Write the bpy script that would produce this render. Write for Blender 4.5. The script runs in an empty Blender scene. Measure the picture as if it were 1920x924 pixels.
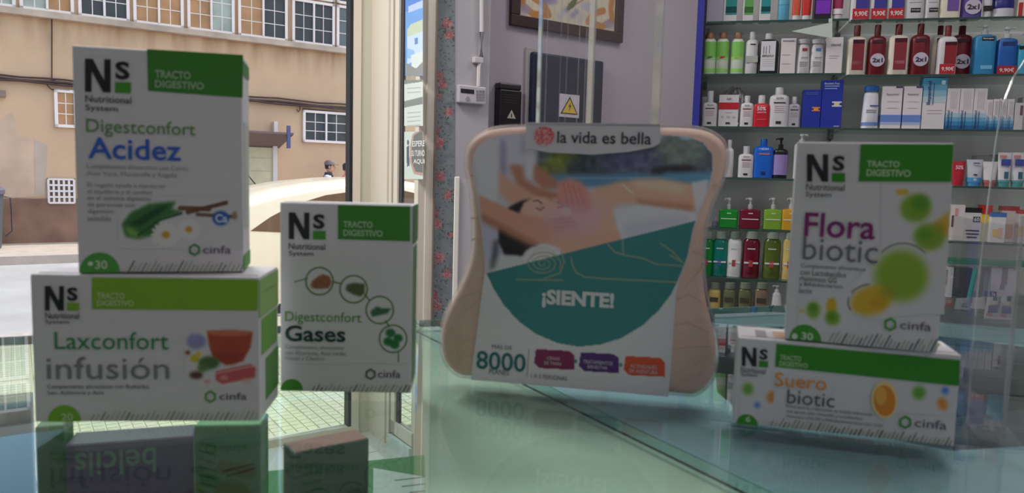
import bpy, bmesh, math, random
import numpy as np
from mathutils import Vector, Matrix
random.seed(7)
sc = bpy.context.scene
COL = sc.collection

# ------------------------------------------------------------------ camera
CAM = Vector((0.0, 0.0, 1.5))
FPX = 1387.0
PITCH, ROLL = math.radians(5.47), math.radians(1.54)
_fw = Vector((0, math.cos(PITCH), -math.sin(PITCH)))
_r0 = Vector((1, 0, 0)); _u0 = _r0.cross(_fw)
_rt = _r0 * math.cos(ROLL) + _u0 * math.sin(ROLL)
_up = _u0 * math.cos(ROLL) - _r0 * math.sin(ROLL)
cd = bpy.data.cameras.new('camera'); cam = bpy.data.objects.new('camera', cd); COL.objects.link(cam)
cam.matrix_world = Matrix(((_rt.x, _up.x, -_fw.x, CAM.x), (_rt.y, _up.y, -_fw.y, CAM.y), (_rt.z, _up.z, -_fw.z, CAM.z), (0, 0, 0, 1)))
cd.sensor_width = 36.0; cd.lens = 36.0 * FPX / 1920.0; cd.clip_start = 0.02; cd.clip_end = 300
cd.dof.use_dof = True; cd.dof.focus_distance = 3.4; cd.dof.aperture_fstop = 13.0
sc.camera = cam
# ------------------------------------------------------------------ light and exposure
sc.view_settings.view_transform = 'Standard'; sc.view_settings.look = 'None'
sc.view_settings.gamma = 1.0; sc.view_settings.exposure = 0.0
w = bpy.data.worlds.new('world'); sc.world = w; w.use_nodes = True
nt = w.node_tree; bg = nt.nodes['Background']
sky = nt.nodes.new('ShaderNodeTexSky'); sky.sky_type = 'NISHITA'; sky.sun_disc = False
sky.sun_elevation = math.radians(60); sky.sun_rotation = math.radians(95); sky.air_density = 1.3; sky.dust_density = 2.0
nt.links.new(sky.outputs[0], bg.inputs[0]); bg.inputs[1].default_value = 0.30
sl = bpy.data.lights.new('sun', 'SUN'); so = bpy.data.objects.new('sun', sl); COL.objects.link(so)
sl.energy = 3.7; sl.angle = math.radians(0.6); sl.color = (1.0, 0.95, 0.86)
_s = Vector((0.50, 0.40, 1.15)).normalized(); so.rotation_euler = _s.to_track_quat('Z', 'Y').to_euler(); so.location = (8, 0, 12)
FILL_LAMPS = [((0.45, 1.0, 3.53), (1.2, 0.6), 19.0), ((-1.5, 2.4, 3.53), (1.2, 0.6), 74.0), ((1.9, 1.4, 3.53), (1.2, 0.6), 4.0), ((1.9, -0.9, 3.53), (1.2, 0.6), 13.0), ((1.4, 3.6, 3.53), (1.0, 0.5), 14.0)]  # fill panels added out of view, placed to brighten counter, walls and shelves
for i, (p, s, e) in enumerate(FILL_LAMPS):
    al = bpy.data.lights.new('added_fill_light', 'AREA'); al.shape = 'RECTANGLE'; al.size, al.size_y = s; al.energy = e
    al.color = (1.0, 0.95, 0.95)
    ao = bpy.data.objects.new('added_fill_light', al); COL.objects.link(ao); ao.location = p

# ------------------------------------------------------------------ helpers
def ray(px, py):
    return (_rt * ((px - 960) / FPX) - _up * ((py - 462) / FPX) + _fw)
def at_z(px, py, z):
    d = ray(px, py); return CAM + d * ((z - CAM.z) / d.z)
def at_y(px, py, y):
    d = ray(px, py); return CAM + d * (y / d.y)
class Frame:
    """vertical plane through p with heading th; local x along it, local y away from the camera"""
    def __init__(s, p, th):
        s.p = Vector(p); s.th = th
        s.e = Vector((math.cos(th), math.sin(th), 0)); s.n = Vector((-math.sin(th), math.cos(th), 0))
    def hit(s, px, py, off=0.0):
        d = ray(px, py); t = ((s.p - CAM).dot(s.n) + off) / d.dot(s.n)
        q = CAM + d * t - s.p
        return (q.dot(s.e), q.z)
    def world(s, x, y, z):
        return s.p + s.e * x + s.n * y + Vector((0, 0, z))
def lin(c):
    return tuple(((v / 255) / 12.92 if v / 255 <= 0.04045 else ((v / 255 + 0.055) / 1.055) ** 2.4) for v in c)
MATS = {}
def mat(c, rough=0.5, metal=0.0, name=None, noise=None, bump=None, coat=0.0, emit=0.0):
    key = (tuple(c), rough, metal, noise, bump, coat, emit)
    if key in MATS: return MATS[key]
    m = bpy.data.materials.new(name or 'paint'); m.use_nodes = True; n = m.node_tree.nodes; L = m.node_tree.links
    b = n['Principled BSDF']; col = lin(c) + (1,)
    b.inputs['Base Color'].default_value = col; b.inputs['Roughness'].default_value = rough; b.inputs['Metallic'].default_value = metal
    if coat: b.inputs['Coat Weight'].default_value = coat
    if emit:
        b.inputs['Emission Color'].default_value = col; b.inputs['Emission Strength'].default_value = emit
    tc = None
    if noise:
        sc_, amt = noise
        tc = n.new('ShaderNodeTexCoord'); t = n.new('ShaderNodeTexNoise'); t.inputs['Scale'].default_value = sc_; t.inputs['Detail'].default_value = 6
        r = n.new('ShaderNodeMapRange'); r.inputs['From Min'].default_value = 0.3; r.inputs['From Max'].default_value = 0.7
        r.inputs['To Min'].default_value = 1 - amt; r.inputs['To Max'].default_value = 1 + amt * 0.5
        mx = n.new('ShaderNodeMix'); mx.data_type = 'RGBA'; mx.blend_type = 'MULTIPLY'; mx.inputs[0].default_value = 1
        mx.inputs[6].default_value = col
        L.new(tc.outputs['Object'], t.inputs['Vector']); L.new(t.outputs['Fac'], r.inputs['Value']); L.new(r.outputs[0], mx.inputs[7]); L.new(mx.outputs[2], b.inputs['Base Color'])
    if bump:
        sc_, amt = bump
        tc = tc or n.new('ShaderNodeTexCoord'); t = n.new('ShaderNodeTexNoise'); t.inputs['Scale'].default_value = sc_; t.inputs['Detail'].default_value = 4
        bp = n.new('ShaderNodeBump'); bp.inputs['Strength'].default_value = amt; bp.inputs['Distance'].default_value = 0.01
        L.new(tc.outputs['Object'], t.inputs['Vector']); L.new(t.outputs['Fac'], bp.inputs['Height']); L.new(bp.outputs[0], b.inputs['Normal'])
    MATS[key] = m; return m
def glass(tint, f0=0.04, rough=0.0, name='clear_glass', body=0.0, bodycol=(230, 240, 235), fmax=1.0):
    """tinted see-through sheet: Schlick reflection on each face; body = share of milky scattering"""
    key = ('g', tuple(tint), f0, rough, body, tuple(bodycol), fmax)
    if key in MATS: return MATS[key]
    m = bpy.data.materials.new(name); m.use_nodes = True; n = m.node_tree.nodes; L = m.node_tree.links
    n.remove(n['Principled BSDF']); out = n['Material Output']
    g = n.new('ShaderNodeNewGeometry'); d = n.new('ShaderNodeVectorMath'); d.operation = 'DOT_PRODUCT'
    L.new(g.outputs['Incoming'], d.inputs[0]); L.new(g.outputs['Normal'], d.inputs[1])
    def mth(op, a, b=None):
        k = n.new('ShaderNodeMath'); k.operation = op
        if isinstance(a, float): k.inputs[0].default_value = a
        else: L.new(a, k.inputs[0])
        if b is not None:
            if isinstance(b, float): k.inputs[1].default_value = b
            else: L.new(b, k.inputs[1])
        return k.outputs[0]
    x = mth('ABSOLUTE', d.outputs['Value']); x = mth('SUBTRACT', 1.0, x); x = mth('POWER', x, 5.0); x = mth('MULTIPLY', x, fmax - f0); x = mth('ADD', x, float(f0))
    tr = n.new('ShaderNodeBsdfTransparent'); tr.inputs[0].default_value = tuple(tint) + (1,)
    gl = n.new('ShaderNodeBsdfGlossy'); gl.inputs['Roughness'].default_value = rough
    src = tr.outputs[0]
    if body:
        df = n.new('ShaderNodeBsdfDiffuse'); df.inputs[0].default_value = lin(bodycol) + (1,)
        m0 = n.new('ShaderNodeMixShader'); m0.inputs[0].default_value = body; L.new(tr.outputs[0], m0.inputs[1]); L.new(df.outputs[0], m0.inputs[2]); src = m0.outputs[0]
    mx = n.new('ShaderNodeMixShader'); L.new(x, mx.inputs[0]); L.new(src, mx.inputs[1]); L.new(gl.outputs[0], mx.inputs[2]); L.new(mx.outputs[0], out.inputs['Surface'])
    MATS[key] = m; return m
def milky(c, k=.5, rough=.35):
    key = ('m', tuple(c), k)
    if key in MATS: return MATS[key]
    m = bpy.data.materials.new('milky_glass'); m.use_nodes = True; n = m.node_tree.nodes; L = m.node_tree.links
    n.remove(n['Principled BSDF']); d = n.new('ShaderNodeBsdfDiffuse'); t = n.new('ShaderNodeBsdfTranslucent'); x = n.new('ShaderNodeMixShader')
    d.inputs[0].default_value = t.inputs[0].default_value = lin(c) + (1,); x.inputs[0].default_value = k
    L.new(d.outputs[0], x.inputs[1]); L.new(t.outputs[0], x.inputs[2]); L.new(x.outputs[0], n['Material Output'].inputs['Surface'])
    MATS[key] = m; return m
def vcmat(rough=0.5):
    key = ('vc', rough)
    if key in MATS: return MATS[key]
    m = bpy.data.materials.new('printed_ink'); m.use_nodes = True; n = m.node_tree.nodes
    a = n.new('ShaderNodeAttribute'); a.attribute_name = 'ink'
    m.node_tree.links.new(a.outputs['Color'], n['Principled BSDF'].inputs['Base Color']); n['Principled BSDF'].inputs['Roughness'].default_value = rough
    MATS[key] = m; return m
def link(name, me, m, parent=None):
    o = bpy.data.objects.new(name, me); COL.objects.link(o)
    if m is not None and not me.materials: me.materials.append(m)
    if parent is not None: o.parent = parent
    return o
def tag(o, label=None, cat=None, group=None, kind=None):
    if label: o['label'] = label
    if cat: o['category'] = cat
    if group: o['group'] = group
    if kind: o['kind'] = kind
    return o
def empty(name, loc, th=0.0, label=None, cat=None, group=None):
    o = bpy.data.objects.new(name, None); COL.objects.link(o); o.empty_display_size = 0.05
    o.location = loc; o.rotation_euler = (0, 0, th); return tag(o, label, cat, group)
class MB:
    def __init__(s): s.v = []; s.f = []; s.sm = False
    def add(s, vs, fs):
        k = len(s.v); s.v += [tuple(v) for v in vs]; s.f += [tuple(i + k for i in f) for f in fs]; return s
    def box(s, x0, x1, y0, y1, z0, z1):
        return s.add([(x0, y0, z0), (x1, y0, z0), (x1, y1, z0), (x0, y1, z0), (x0, y0, z1), (x1, y0, z1), (x1, y1, z1), (x0, y1, z1)],
                     [(0, 3, 2, 1), (4, 5, 6, 7), (0, 1, 5, 4), (1, 2, 6, 5), (2, 3, 7, 6), (3, 0, 4, 7)])
    def prism(s, pts, z0, z1):      # pts in xy
        n = len(pts)
        return s.add([(x, y, z0) for x, y in pts] + [(x, y, z1) for x, y in pts],
                     [tuple(range(n))[::-1], tuple(range(n, 2 * n))] + [(i, (i + 1) % n, n + (i + 1) % n, n + i) for i in range(n)])
    def plate(s, pts, y0, y1):      # pts in xz, thickness along y
        n = len(pts)
        return s.add([(x, y0, z) for x, z in pts] + [(x, y1, z) for x, z in pts],
                     [tuple(range(n)), tuple(range(n, 2 * n))[::-1]] + [(i, n + i, n + (i + 1) % n, (i + 1) % n) for i in range(n)])
    def loft(s, rings, cap=True):
        n = len(rings[0]); k = len(s.v)
        vs = [p for r in rings for p in r]; fs = []
        for a in range(len(rings) - 1):
            for i in range(n):
                j = (i + 1) % n; fs.append((a * n + i, a * n + j, (a + 1) * n + j, (a + 1) * n + i))
        if cap: fs += [tuple(range(n))[::-1], tuple(range((len(rings) - 1) * n, len(rings) * n))]
        return s.add(vs, fs)
    def tube(s, pts, r, n=8):
        pts = [Vector(p) for p in pts]; rings = []
        for i, p in enumerate(pts):
            t = (pts[min(i + 1, len(pts) - 1)] - pts[max(i - 1, 0)]).normalized()
            a = t.cross(Vector((0, 0, 1))); a = a.normalized() if a.length > 1e-3 else Vector((1, 0, 0)); b = t.cross(a).normalized()
            rr = r[i] if isinstance(r, (list, tuple)) else r
            rings.append([tuple(p + a * rr * math.cos(2 * math.pi * k / n) + b * rr * math.sin(2 * math.pi * k / n)) for k in range(n)])
        return s.loft(rings)
    def build(s, name, m, parent=None, smooth=False, bevel=0.0):
        me = bpy.data.meshes.new(name); me.from_pydata(s.v, [], s.f)
        bm = bmesh.new(); bm.from_mesh(me)
        bmesh.ops.recalc_face_normals(bm, faces=bm.faces)
        if bevel: bmesh.ops.bevel(bm, geom=[e for e in bm.edges if e.calc_face_angle(0) > 0.5], offset=bevel, segments=2, affect='EDGES', profile=0.5)
        bm.to_mesh(me); bm.free()
        if smooth:
            for p in me.polygons: p.use_smooth = True
            me.set_sharp_from_angle(angle=math.radians(40))
        return link(name, me, m, parent)
def sring(hw, hd, z, n=24, ex=2.5, cx=0, cy=0):
    r = []
    for k in range(n):
        a = 2 * math.pi * (k + 0.5) / n; c, s_ = math.cos(a), math.sin(a)
        r.append((cx + hw * math.copysign(abs(c) ** (2 / ex), c), cy + hd * math.copysign(abs(s_) ** (2 / ex), s_), z))
    return r
_tc = {}
def text(body, x0, z0, x1, z1, y, m, parent, name='lettering', bold=0.0, shear=0.0, ext=0.0, rot=0.0, flip=False):
    """lettering whose ink fills the box x0..x1, z0..z1 on the plane y"""
    key = (body, bold, shear)
    if key not in _tc:
        c = bpy.data.curves.new('t', 'FONT'); c.body = body; c.offset = bold; c.shear = shear; c.resolution_u = 3; c.space_line = 0.95
        o = bpy.data.objects.new('t', c); me = bpy.data.meshes.new_from_object(o)
        co = np.zeros(len(me.vertices) * 3); me.vertices.foreach_get('co', co); co = co.reshape(-1, 3)
        fs = [tuple(p.vertices) for p in me.polygons]
        bpy.data.objects.remove(o); bpy.data.curves.remove(c); bpy.data.meshes.remove(me); _tc[key] = (co, fs)
    co, fs = _tc[key]; mn, mx = co.min(0), co.max(0); d = np.maximum(mx - mn, 1e-6)
    u = (co[:, 0] - mn[0]) / d[0]; v = (co[:, 1] - mn[1]) / d[1]
    if rot == 90: u, v = 1 - v, u
    if rot == 180: u, v = 1 - u, 1 - v
    X = x0 + u * (x1 - x0); Z = z0 + v * (z1 - z0)
    me = bpy.data.meshes.new(name); me.from_pydata([(a, y, b) for a, b in zip(X, Z)], [], fs)
    return link(name, me, m, parent)

# ---- flat print painted as vertex colours on a fine grid (photo-like pictures on packs, paper and posters)
class Paint:
    def __init__(s, x0, y0, x1, y1, step, base):
        s.x = np.arange(x0, x1 + step * 0.5, step); s.y = np.arange(y0, y1 + step * 0.5, step); s.step = step
        s.X, s.Y = np.meshgrid(s.x, s.y); s.c = np.zeros(s.X.shape + (3,)); s.c[:] = base; s.rs = np.random.RandomState(3)
    def blur(s, m, r):
        k = max(0, int(round(r / s.step)))
        if k == 0: return m
        ker = np.ones(2 * k + 1) / (2 * k + 1)
        for _ in range(2):
            m = np.apply_along_axis(lambda v: np.convolve(np.pad(v, k, mode='edge'), ker, 'valid'), 0, m)
            m = np.apply_along_axis(lambda v: np.convolve(np.pad(v, k, mode='edge'), ker, 'valid'), 1, m)
        return m
    def polymask(s, pts):
        m = np.zeros(s.X.shape, bool); n = len(pts)
        for i in range(n):
            xa, ya = pts[i]; xb, yb = pts[(i + 1) % n]
            if ya == yb: continue
            c = ((ya > s.Y) != (yb > s.Y)) & (s.X < (xb - xa) * (s.Y - ya) / (yb - ya) + xa); m ^= c
        return m.astype(float)
    def mix(s, m, col, a=1.0):
        m = (m * a)[..., None]; s.c = s.c * (1 - m) + np.array(col, float) * m
    def poly(s, pts, col, b=0, a=1.0): s.mix(s.blur(s.polymask(pts), b), col, a)
    def ell(s, cx, cy, rx, ry, col, b=0, a=1.0, rot=0.0):
        c, n = math.cos(rot), math.sin(rot); dx, dy = s.X - cx, s.Y - cy
        q = ((dx * c + dy * n) / rx) ** 2 + ((-dx * n + dy * c) / ry) ** 2
        s.mix(s.blur((q < 1).astype(float), b), col, a)
    def ring(s, cx, cy, r, wd, col, a=1.0):
        q = np.hypot(s.X - cx, s.Y - cy); s.mix(np.clip((wd / 2 - abs(q - r)) / s.step + 0.5, 0, 1), col, a)
    def line(s, pts, wd, col, a=1.0):
        m = np.zeros(s.X.shape)
        for (xa, ya), (xb, yb) in zip(pts[:-1], pts[1:]):
            dx, dy = xb - xa, yb - ya; t = np.clip(((s.X - xa) * dx + (s.Y - ya) * dy) / max(dx * dx + dy * dy, 1e-9), 0, 1)
            m = np.maximum(m, np.clip((wd / 2 - np.hypot(s.X - xa - t * dx, s.Y - ya - t * dy)) / s.step + 0.5, 0, 1))
        s.mix(m, col, a)
    def noise(s, sc_, amp, seed=0):
        rs = np.random.RandomState(seed); h, w_ = s.X.shape; k = max(2, int(max(h, w_) * s.step / sc_) + 3)
        g = rs.rand(k, k); iy = (s.Y - s.y[0]) / sc_ % (k - 1.001); ix = (s.X - s.x[0]) / sc_ % (k - 1.001)
        a, b = iy.astype(int), ix.astype(int); fy, fx = iy - a, ix - b; fy = fy * fy * (3 - 2 * fy); fx = fx * fx * (3 - 2 * fx)
        v = (g[a, b] * (1 - fx) + g[a, b + 1] * fx) * (1 - fy) + (g[a + 1, b] * (1 - fx) + g[a + 1, b + 1] * fx) * fy
        return (v - 0.5) * 2 * amp
    def sheet(s, name, fr, off, parent, clip=None, rough=0.5, loc=None, direct=None):
        """place the picture on the plane of frame fr; the map goes from picture units to metres on that plane"""
        h, w_ = s.X.shape; v = []
        if direct: v = [direct(a, b) for a, b in zip(s.X.ravel(), s.Y.ravel())]
        else:
            ox, oz = loc if loc else (0, 0)
            for a, b in zip(s.X.ravel(), s.Y.ravel()):
                q = fr.hit(a, b, off); v.append((q[0] - ox, off, q[1] - oz))
        idx = np.arange(h * w_).reshape(h, w_); q = np.stack([idx[:-1, :-1], idx[1:, :-1], idx[1:, 1:], idx[:-1, 1:]], -1).reshape(-1, 4)
        if clip is not None:
            mk = s.polymask(clip) > 0.5; k = mk[:-1, :-1] & mk[1:, 1:] & mk[1:, :-1] & mk[:-1, 1:]; q = q[k.ravel()]
        me = bpy.data.meshes.new(name); me.from_pydata(v, [], q.tolist())
        at = me.attributes.new('ink', 'FLOAT_COLOR', 'POINT'); c = np.clip(s.c, 0, 255) / 255
        c = np.where(c <= 0.04045, c / 12.92, ((c + 0.055) / 1.055) ** 2.4)
        at.data.foreach_set('color', np.concatenate([c.reshape(-1, 3), np.ones((h * w_, 1))], 1).ravel().astype(np.float32))
        return link(name, me, vcmat(rough), parent)

WHITE = (208, 205, 208)
TH_SHOP = math.radians(34.0)            # heading of the shop front, its walls and the street
E1 = Vector((math.cos(TH_SHOP), math.sin(TH_SHOP), 0)); E2 = Vector((math.sin(TH_SHOP), -math.cos(TH_SHOP), 0))
GZ = 1.335                               # top face of the glass counter
# ================================================================== the shop shell
B = at_z(693.5, 805, 0); D = at_z(772.5, 865, 0)
rdir = (D - B); rlen = rdir.length; rdir.normalize(); TH_R = math.atan2(rdir.y, rdir.x)
def along(p, e, px):                      # point on the floor line p+t*e that lies under photo column px (at eye height)
    k = ray(px, 462 - 130); k = k.x / k.y; t = (k * p.y - p.x) / (e.x - k * e.y); return p + e * t
A = along(B, E1, 661)
WL = A - E1 * 5.0
Fp = along(D, E1, 853); G = along(D, E1, 913)
PW = G - E2 * 0.12; PWend = PW + E1 * 4.4
H = 3.6
room = [(WL.x, WL.y), (WL.x, -2.6), (3.7, -2.6), (3.7, 6.4), (PWend.x, PWend.y), (PW.x, PW.y), (G.x, G.y), (D.x, D.y), (B.x, B.y), (A.x, A.y)]
def struct(o): o['kind'] = 'structure'; return o
cream = mat((224, 214, 196), 0.45); creamdull = mat((205, 202, 184), 0.45); seal = mat((30, 28, 32), 0.6)
wallgrey = mat((186, 180, 188), 0.85, bump=(60, 0.05))
struct(MB().prism(room, -0.12, 0.0).build('floor', mat((196, 196, 192), 0.35, noise=(3, 0.1))))
struct(MB().prism(room, H, H + 0.1).build('ceiling', mat((215, 213, 212), 0.9)))
def wall(name, p, q, z0=0.0, z1=H, th=0.12, m=wallgrey, side=1):
    p, q = Vector((p[0], p[1], 0)), Vector((q[0], q[1], 0)); d = (q - p).normalized(); n = Vector((d.y, -d.x, 0)) * side * th
    return struct(MB().prism([(p.x, p.y), (q.x, q.y), (q.x + n.x, q.y + n.y), (p.x + n.x, p.y + n.y)], z0, z1).build(name, m))
wall('wall_left', (WL.x, -2.6), (WL.x, WL.y), side=-1)
wall('wall_back', (WL.x - .12, -2.6), (3.82, -2.6), side=1)
wall('wall_right', (3.7, -2.6), (3.7, 6.4), side=1)
wall('wall_far', (3.7, 6.4), (PWend.x, PWend.y), side=1)
wall('wall_painting', PW + E1 * 0.02, PWend, side=-1)
wall('wall_pillar', Fp, G, side=-1, m=mat((190, 188, 192), 0.85, bump=(60, 0.05)))
wall('wall_papered', D + E1 * 0.09, Fp, side=-1)
for k in range(8):                        # large pale floor tiles by the window
    for j in range(3):
        c = A - E1 * (0.2 + 0.42 * (k - 3)) + E2 * (0.14 + 0.42 * j)
        if (c - D).dot(E1) > -0.15 or (k < 3 and j == 0) or (k < 3 and (c - B).dot(Vector((rdir.y, -rdir.x, 0))) < 0.22): continue
        o = MB().box(-0.207, 0.207, -0.207, 0.207, 0.0, 0.006).build('floor_tile', mat((222, 220, 214), 0.25, noise=(5, 0.06)), bpy.data.objects['floor'])
        o.location = (c.x, c.y, 0); o.rotation_euler = (0, 0, TH_SHOP)
# wallpaper with roses, pasted on the papered wall
FW = Frame(D + E1 * 0.09, TH_SHOP)
pt = Paint(800, -40, 853, 640, 1.0, (142, 152, 154))
pt.mix(np.clip(pt.noise(9, 1, 4) * 1.2, 0, 1), (116, 128, 132), 0.6)
rs = random.Random(11)
def rose(p, x, y, r):
    for k in range(26):
        a = rs.uniform(0, 6.28); q = rs.uniform(r * .7, r * 1.9); p.ell(x + q * math.cos(a), y + q * math.sin(a), 2.6, 1.1, rs.choice([(92, 104, 88), (70, 78, 80), (120, 128, 104), (196, 120, 120)]), 0, .8, rot=a)
    for k in range(9):
        a = k * 2.4; q = r * 0.55; p.ell(x + q * math.cos(a), y + q * math.sin(a), r * .45, r * .36, rs.choice([(190, 144, 142), (204, 164, 158), (176, 120, 124)]), 0, .9, rot=a)
    p.ell(x, y, r * .5, r * .45, (188, 104, 112), 0, .8); p.ell(x - 1, y - 1, r * .25, r * .2, (214, 150, 150), 0, .9)
    p.ring(x, y, r * .75, 1.2, (190, 90, 100), .5)
for x, y, r in [(841, -16, 8), (838, 44, 10), (842, 66, 9), (806, 20, 5), (822, 142, 9), (829, 158, 9), (806, 96, 5), (842, 210, 8), (822, 180, 6), (816, 246, 9), (822, 266, 11), (826, 330, 10), (840, 366, 8), (815, 400, 9), (818, 420, 11), (823, 482, 11), (838, 514, 9), (812, 556, 10), (818, 574, 10), (806, 460, 5), (846, 440, 5), (825, 625, 9)]: rose(pt, x, y, r)
for k in range(420):
    a = rs.uniform(0, 3.14); pt.ell(rs.uniform(800, 853), rs.uniform(-40, 640), 1.9, .8, rs.choice([(60, 66, 72), (92, 104, 92), (84, 86, 92)]), 0, .75, rot=a)
wp = empty('wallpaper', FW.p, FW.th); struct(wp); wp['label'] = 'grey-green wallpaper strip with pink roses beside the door post'
pt.sheet('paper_sheet', FW, -0.002, wp)
# ---- shop window and door leaf
FA = Frame(A, TH_SHOP); FR = Frame(B, TH_R)
clear = glass((0.95, 0.965, 0.955), .02, name='window_glass', fmax=.6)
wr = empty('window_1', A, TH_SHOP); struct(wr)
MB().box(-4.98, -0.03, -0.004, 0.004, 0.05, H - .04).build('pane', clear, wr)
MB().box(-5, 0, -0.03, 0.03, 0.0, 0.05).build('bottom_rail', cream, wr); MB().box(-5, 0, -0.03, 0.03, H - .05, H).build('top_rail', cream, wr)
MB().box(-5, -4.96, -0.03, 0.03, 0.05, H - .05).build('side_rail', cream, wr)
MB().box(-0.03, -0.012, -0.03, 0.03, 0.05, H - .05).build('rubber_seal', seal, wr)
MB().box(-0.012, 0.028, -0.045, 0.03, 0.0, H).build('side_rail', cream, wr)
cw = (B - A).length
struct(MB().box(0.03, cw, -0.03, 0.03, 0.0, H).build('trim_1', creamdull)).matrix_world = Matrix.Translation(A) @ Matrix.Rotation(TH_SHOP, 4, 'Z')
RM = Matrix.Translation(B) @ Matrix.Rotation(TH_R, 4, 'Z')
c2 = (at_z(728, 829.5, 0) - B).length
t2 = struct(MB().box(0.004, c2, -0.02, 0.03, 0.0, H).build('trim_2', cream)); t2.matrix_world = RM
struct(MB().box(-0.006, 0.004, -0.035, 0.03, 0.0, H).build('trim_3', seal)).matrix_world = RM
dr = empty('door_1', B, TH_R); struct(dr)
MB().box(c2 + .004, c2 + .035, -0.01, 0.03, 0.0, H).build('jamb', cream, dr)
MB().box(c2 + .035, c2 + .05, 0.0, 0.03, 0.0, H).build('rubber_seal', mat((120, 100, 100), .6), dr)
MB().box(c2 + .05, c2 + .10, -0.005, 0.03, 0.08, H).build('stile', cream, dr)
MB().box(c2 + .10, c2 + .135, 0.005, 0.02, 0.15, H).build('rubber_seal', mat((62, 60, 66), .6), dr)
MB().box(c2 + .05, rlen, -0.005, 0.03, 0.08, 0.15).build('bottom_rail', cream, dr)
MB().box(c2 + .05, rlen, -0.02, 0.03, 0.0, 0.07).build('threshold', mat((214, 220, 214), .4), dr)
MB().box(c2 + .135, rlen, 0.008, 0.014, 0.15, H).build('pane', clear, dr)
pp = empty('trim_4', D, TH_SHOP); struct(pp)
MB().box(0.006, 0.045, -0.012, 0.03, 0.0, H).build('post_face', cream, pp); MB().box(0.045, 0.085, -0.02, 0.03, 0.0, H).build('post_face', mat((232, 224, 208), .4), pp)
MB().box(0.085, 0.092, -0.034, 0.0, 0.0, H).build('post_edge', mat((120, 110, 100), .5), pp)
# ---- posters stuck to the door pane
def posters():
    off = 0.003
    F2 = Frame(B, TH_R)
    r = empty('tourist_poster', B, TH_R, 'blue and white village poster taped high on the door pane', 'poster')
    p = Paint(760, -20, 793, 142, 1.0, (120, 165, 225))
    p.poly([(760, -20), (793, -20), (793, 14), (760, 22)], (95, 140, 215)); p.poly([(766, 12), (793, 0), (793, 14), (766, 24)], (190, 205, 235))
    p.poly([(764, 55), (770, 46), (793, 36), (793, 62), (764, 74)], (200, 210, 180)); p.poly([(764, 70), (793, 58), (793, 110), (764, 120)], (205, 222, 240))
    p.poly([(778, 72), (784, 70), (784, 82), (778, 84)], (110, 140, 190)); p.poly([(764, 90), (776, 94), (780, 108), (764, 110)], (150, 195, 235))
    p.poly([(762, 118), (778, 128), (793, 114), (793, 140), (762, 148)], (150, 150, 146)); p.poly([(770, 104), (793, 96), (793, 116), (780, 128), (772, 124)], (226, 232, 226))
    p.sheet('paper_sheet', F2, off, r)
    r = empty('printed_notice', B, TH_R, 'white notice with grey bands taped mid door pane', 'notice')
    p = Paint(758, 150, 793, 236, 1.0, (220, 228, 216))
    p.poly([(758, 148), (793, 140), (793, 153), (758, 158)], (140, 144, 138)); p.poly([(758, 190), (793, 181), (793, 195), (758, 202)], (138, 142, 136))
    for y in (166, 174, 212, 220, 228, 236): p.line([(764, y), (788, y - 2)], 1.4, (165, 170, 162))
    p.sheet('paper_sheet', F2, off, r)
    r = empty('waiting_sign', B, TH_R, 'white queue sign with grey octagon taped low on the door pane', 'sign')
    p = Paint(758, 247, 793, 336, 0.8, (214, 226, 212))
    p.poly([(773, 252), (793, 238), (793, 330), (776, 326), (769, 305), (769, 275)], (196, 160, 148)); p.poly([(776, 254), (793, 243), (793, 324), (779, 322), (772, 303), (772, 276)], (118, 118, 112))
    p.ell(765, 267, 2, 5, (90, 100, 110)); p.poly([(762, 276), (767, 272), (768, 310), (763, 313)], (90, 100, 110))
    p.sheet('paper_sheet', F2, off, r)
    for s, ya, yb, xa in (('ESPERE', 263, 275, 773), ('SU TURNO', 281, 293, 771.5), ('AQUI', 298, 308, 775)):
        a = F2.hit(xa, yb, off - .002); b = F2.hit(796, ya, off - .002)
        text(s, a[0], a[1], b[0], b[1], off - .002, mat((236, 236, 230), .6), r, bold=.02)
posters()

# ================================================================== wall fittings (painting wall is heading 34 degrees)
FPW = Frame(PW, TH_SHOP)
def pxrect(fr, x0, y0, x1, y1, off=0.0):
    a = fr.hit(x0, (y0 + y1) / 2, off)[0]; b = fr.hit(x1, (y0 + y1) / 2, off)[0]
    xm = (x0 + x1) / 2; return a, fr.hit(xm, y1, off)[1], b, fr.hit(xm, y0, off)[1]
# painted tile panel
r = empty('tile_painting', FPW.p, FPW.th, 'painted ceramic picture with orange scrolls in a dark brown frame', 'picture')
fx0 = FPW.hit(953, 55)[0]; fx1 = FPW.hit(1163, 60)[0]; fz0 = FPW.hit(1060, 65)[1]; fz1 = fz0 + (fx1 - fx0) * 1.25
fz1 = min(fz1, 3.2)
dk = mat((58, 34, 34), .5)
MB().box(fx0, fx1, -0.03, -0.002, fz0, fz0 + .06).build('frame_rail', dk, r, bevel=.004); MB().box(fx0, fx1, -0.03, -0.002, fz1 - .06, fz1).build('frame_rail', dk, r, bevel=.004)
MB().box(fx0, fx0 + .06, -0.03, -0.002, fz0 + .06, fz1 - .06).build('frame_rail', dk, r, bevel=.004); MB().box(fx1 - .06, fx1, -0.03, -0.002, fz0 + .06, fz1 - .06).build('frame_rail', dk, r, bevel=.004)
W_, H_ = fx1 - fx0 - .1, fz1 - fz0 - .1
p = Paint(0, 0, 200, 200 * H_ / W_, 1.6, (222, 212, 186)); hh = 200 * H_ / W_
for k in range(15): p.line([(k * 14, 0), (k * 14, hh)], 1.0, (200, 190, 165))
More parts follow.
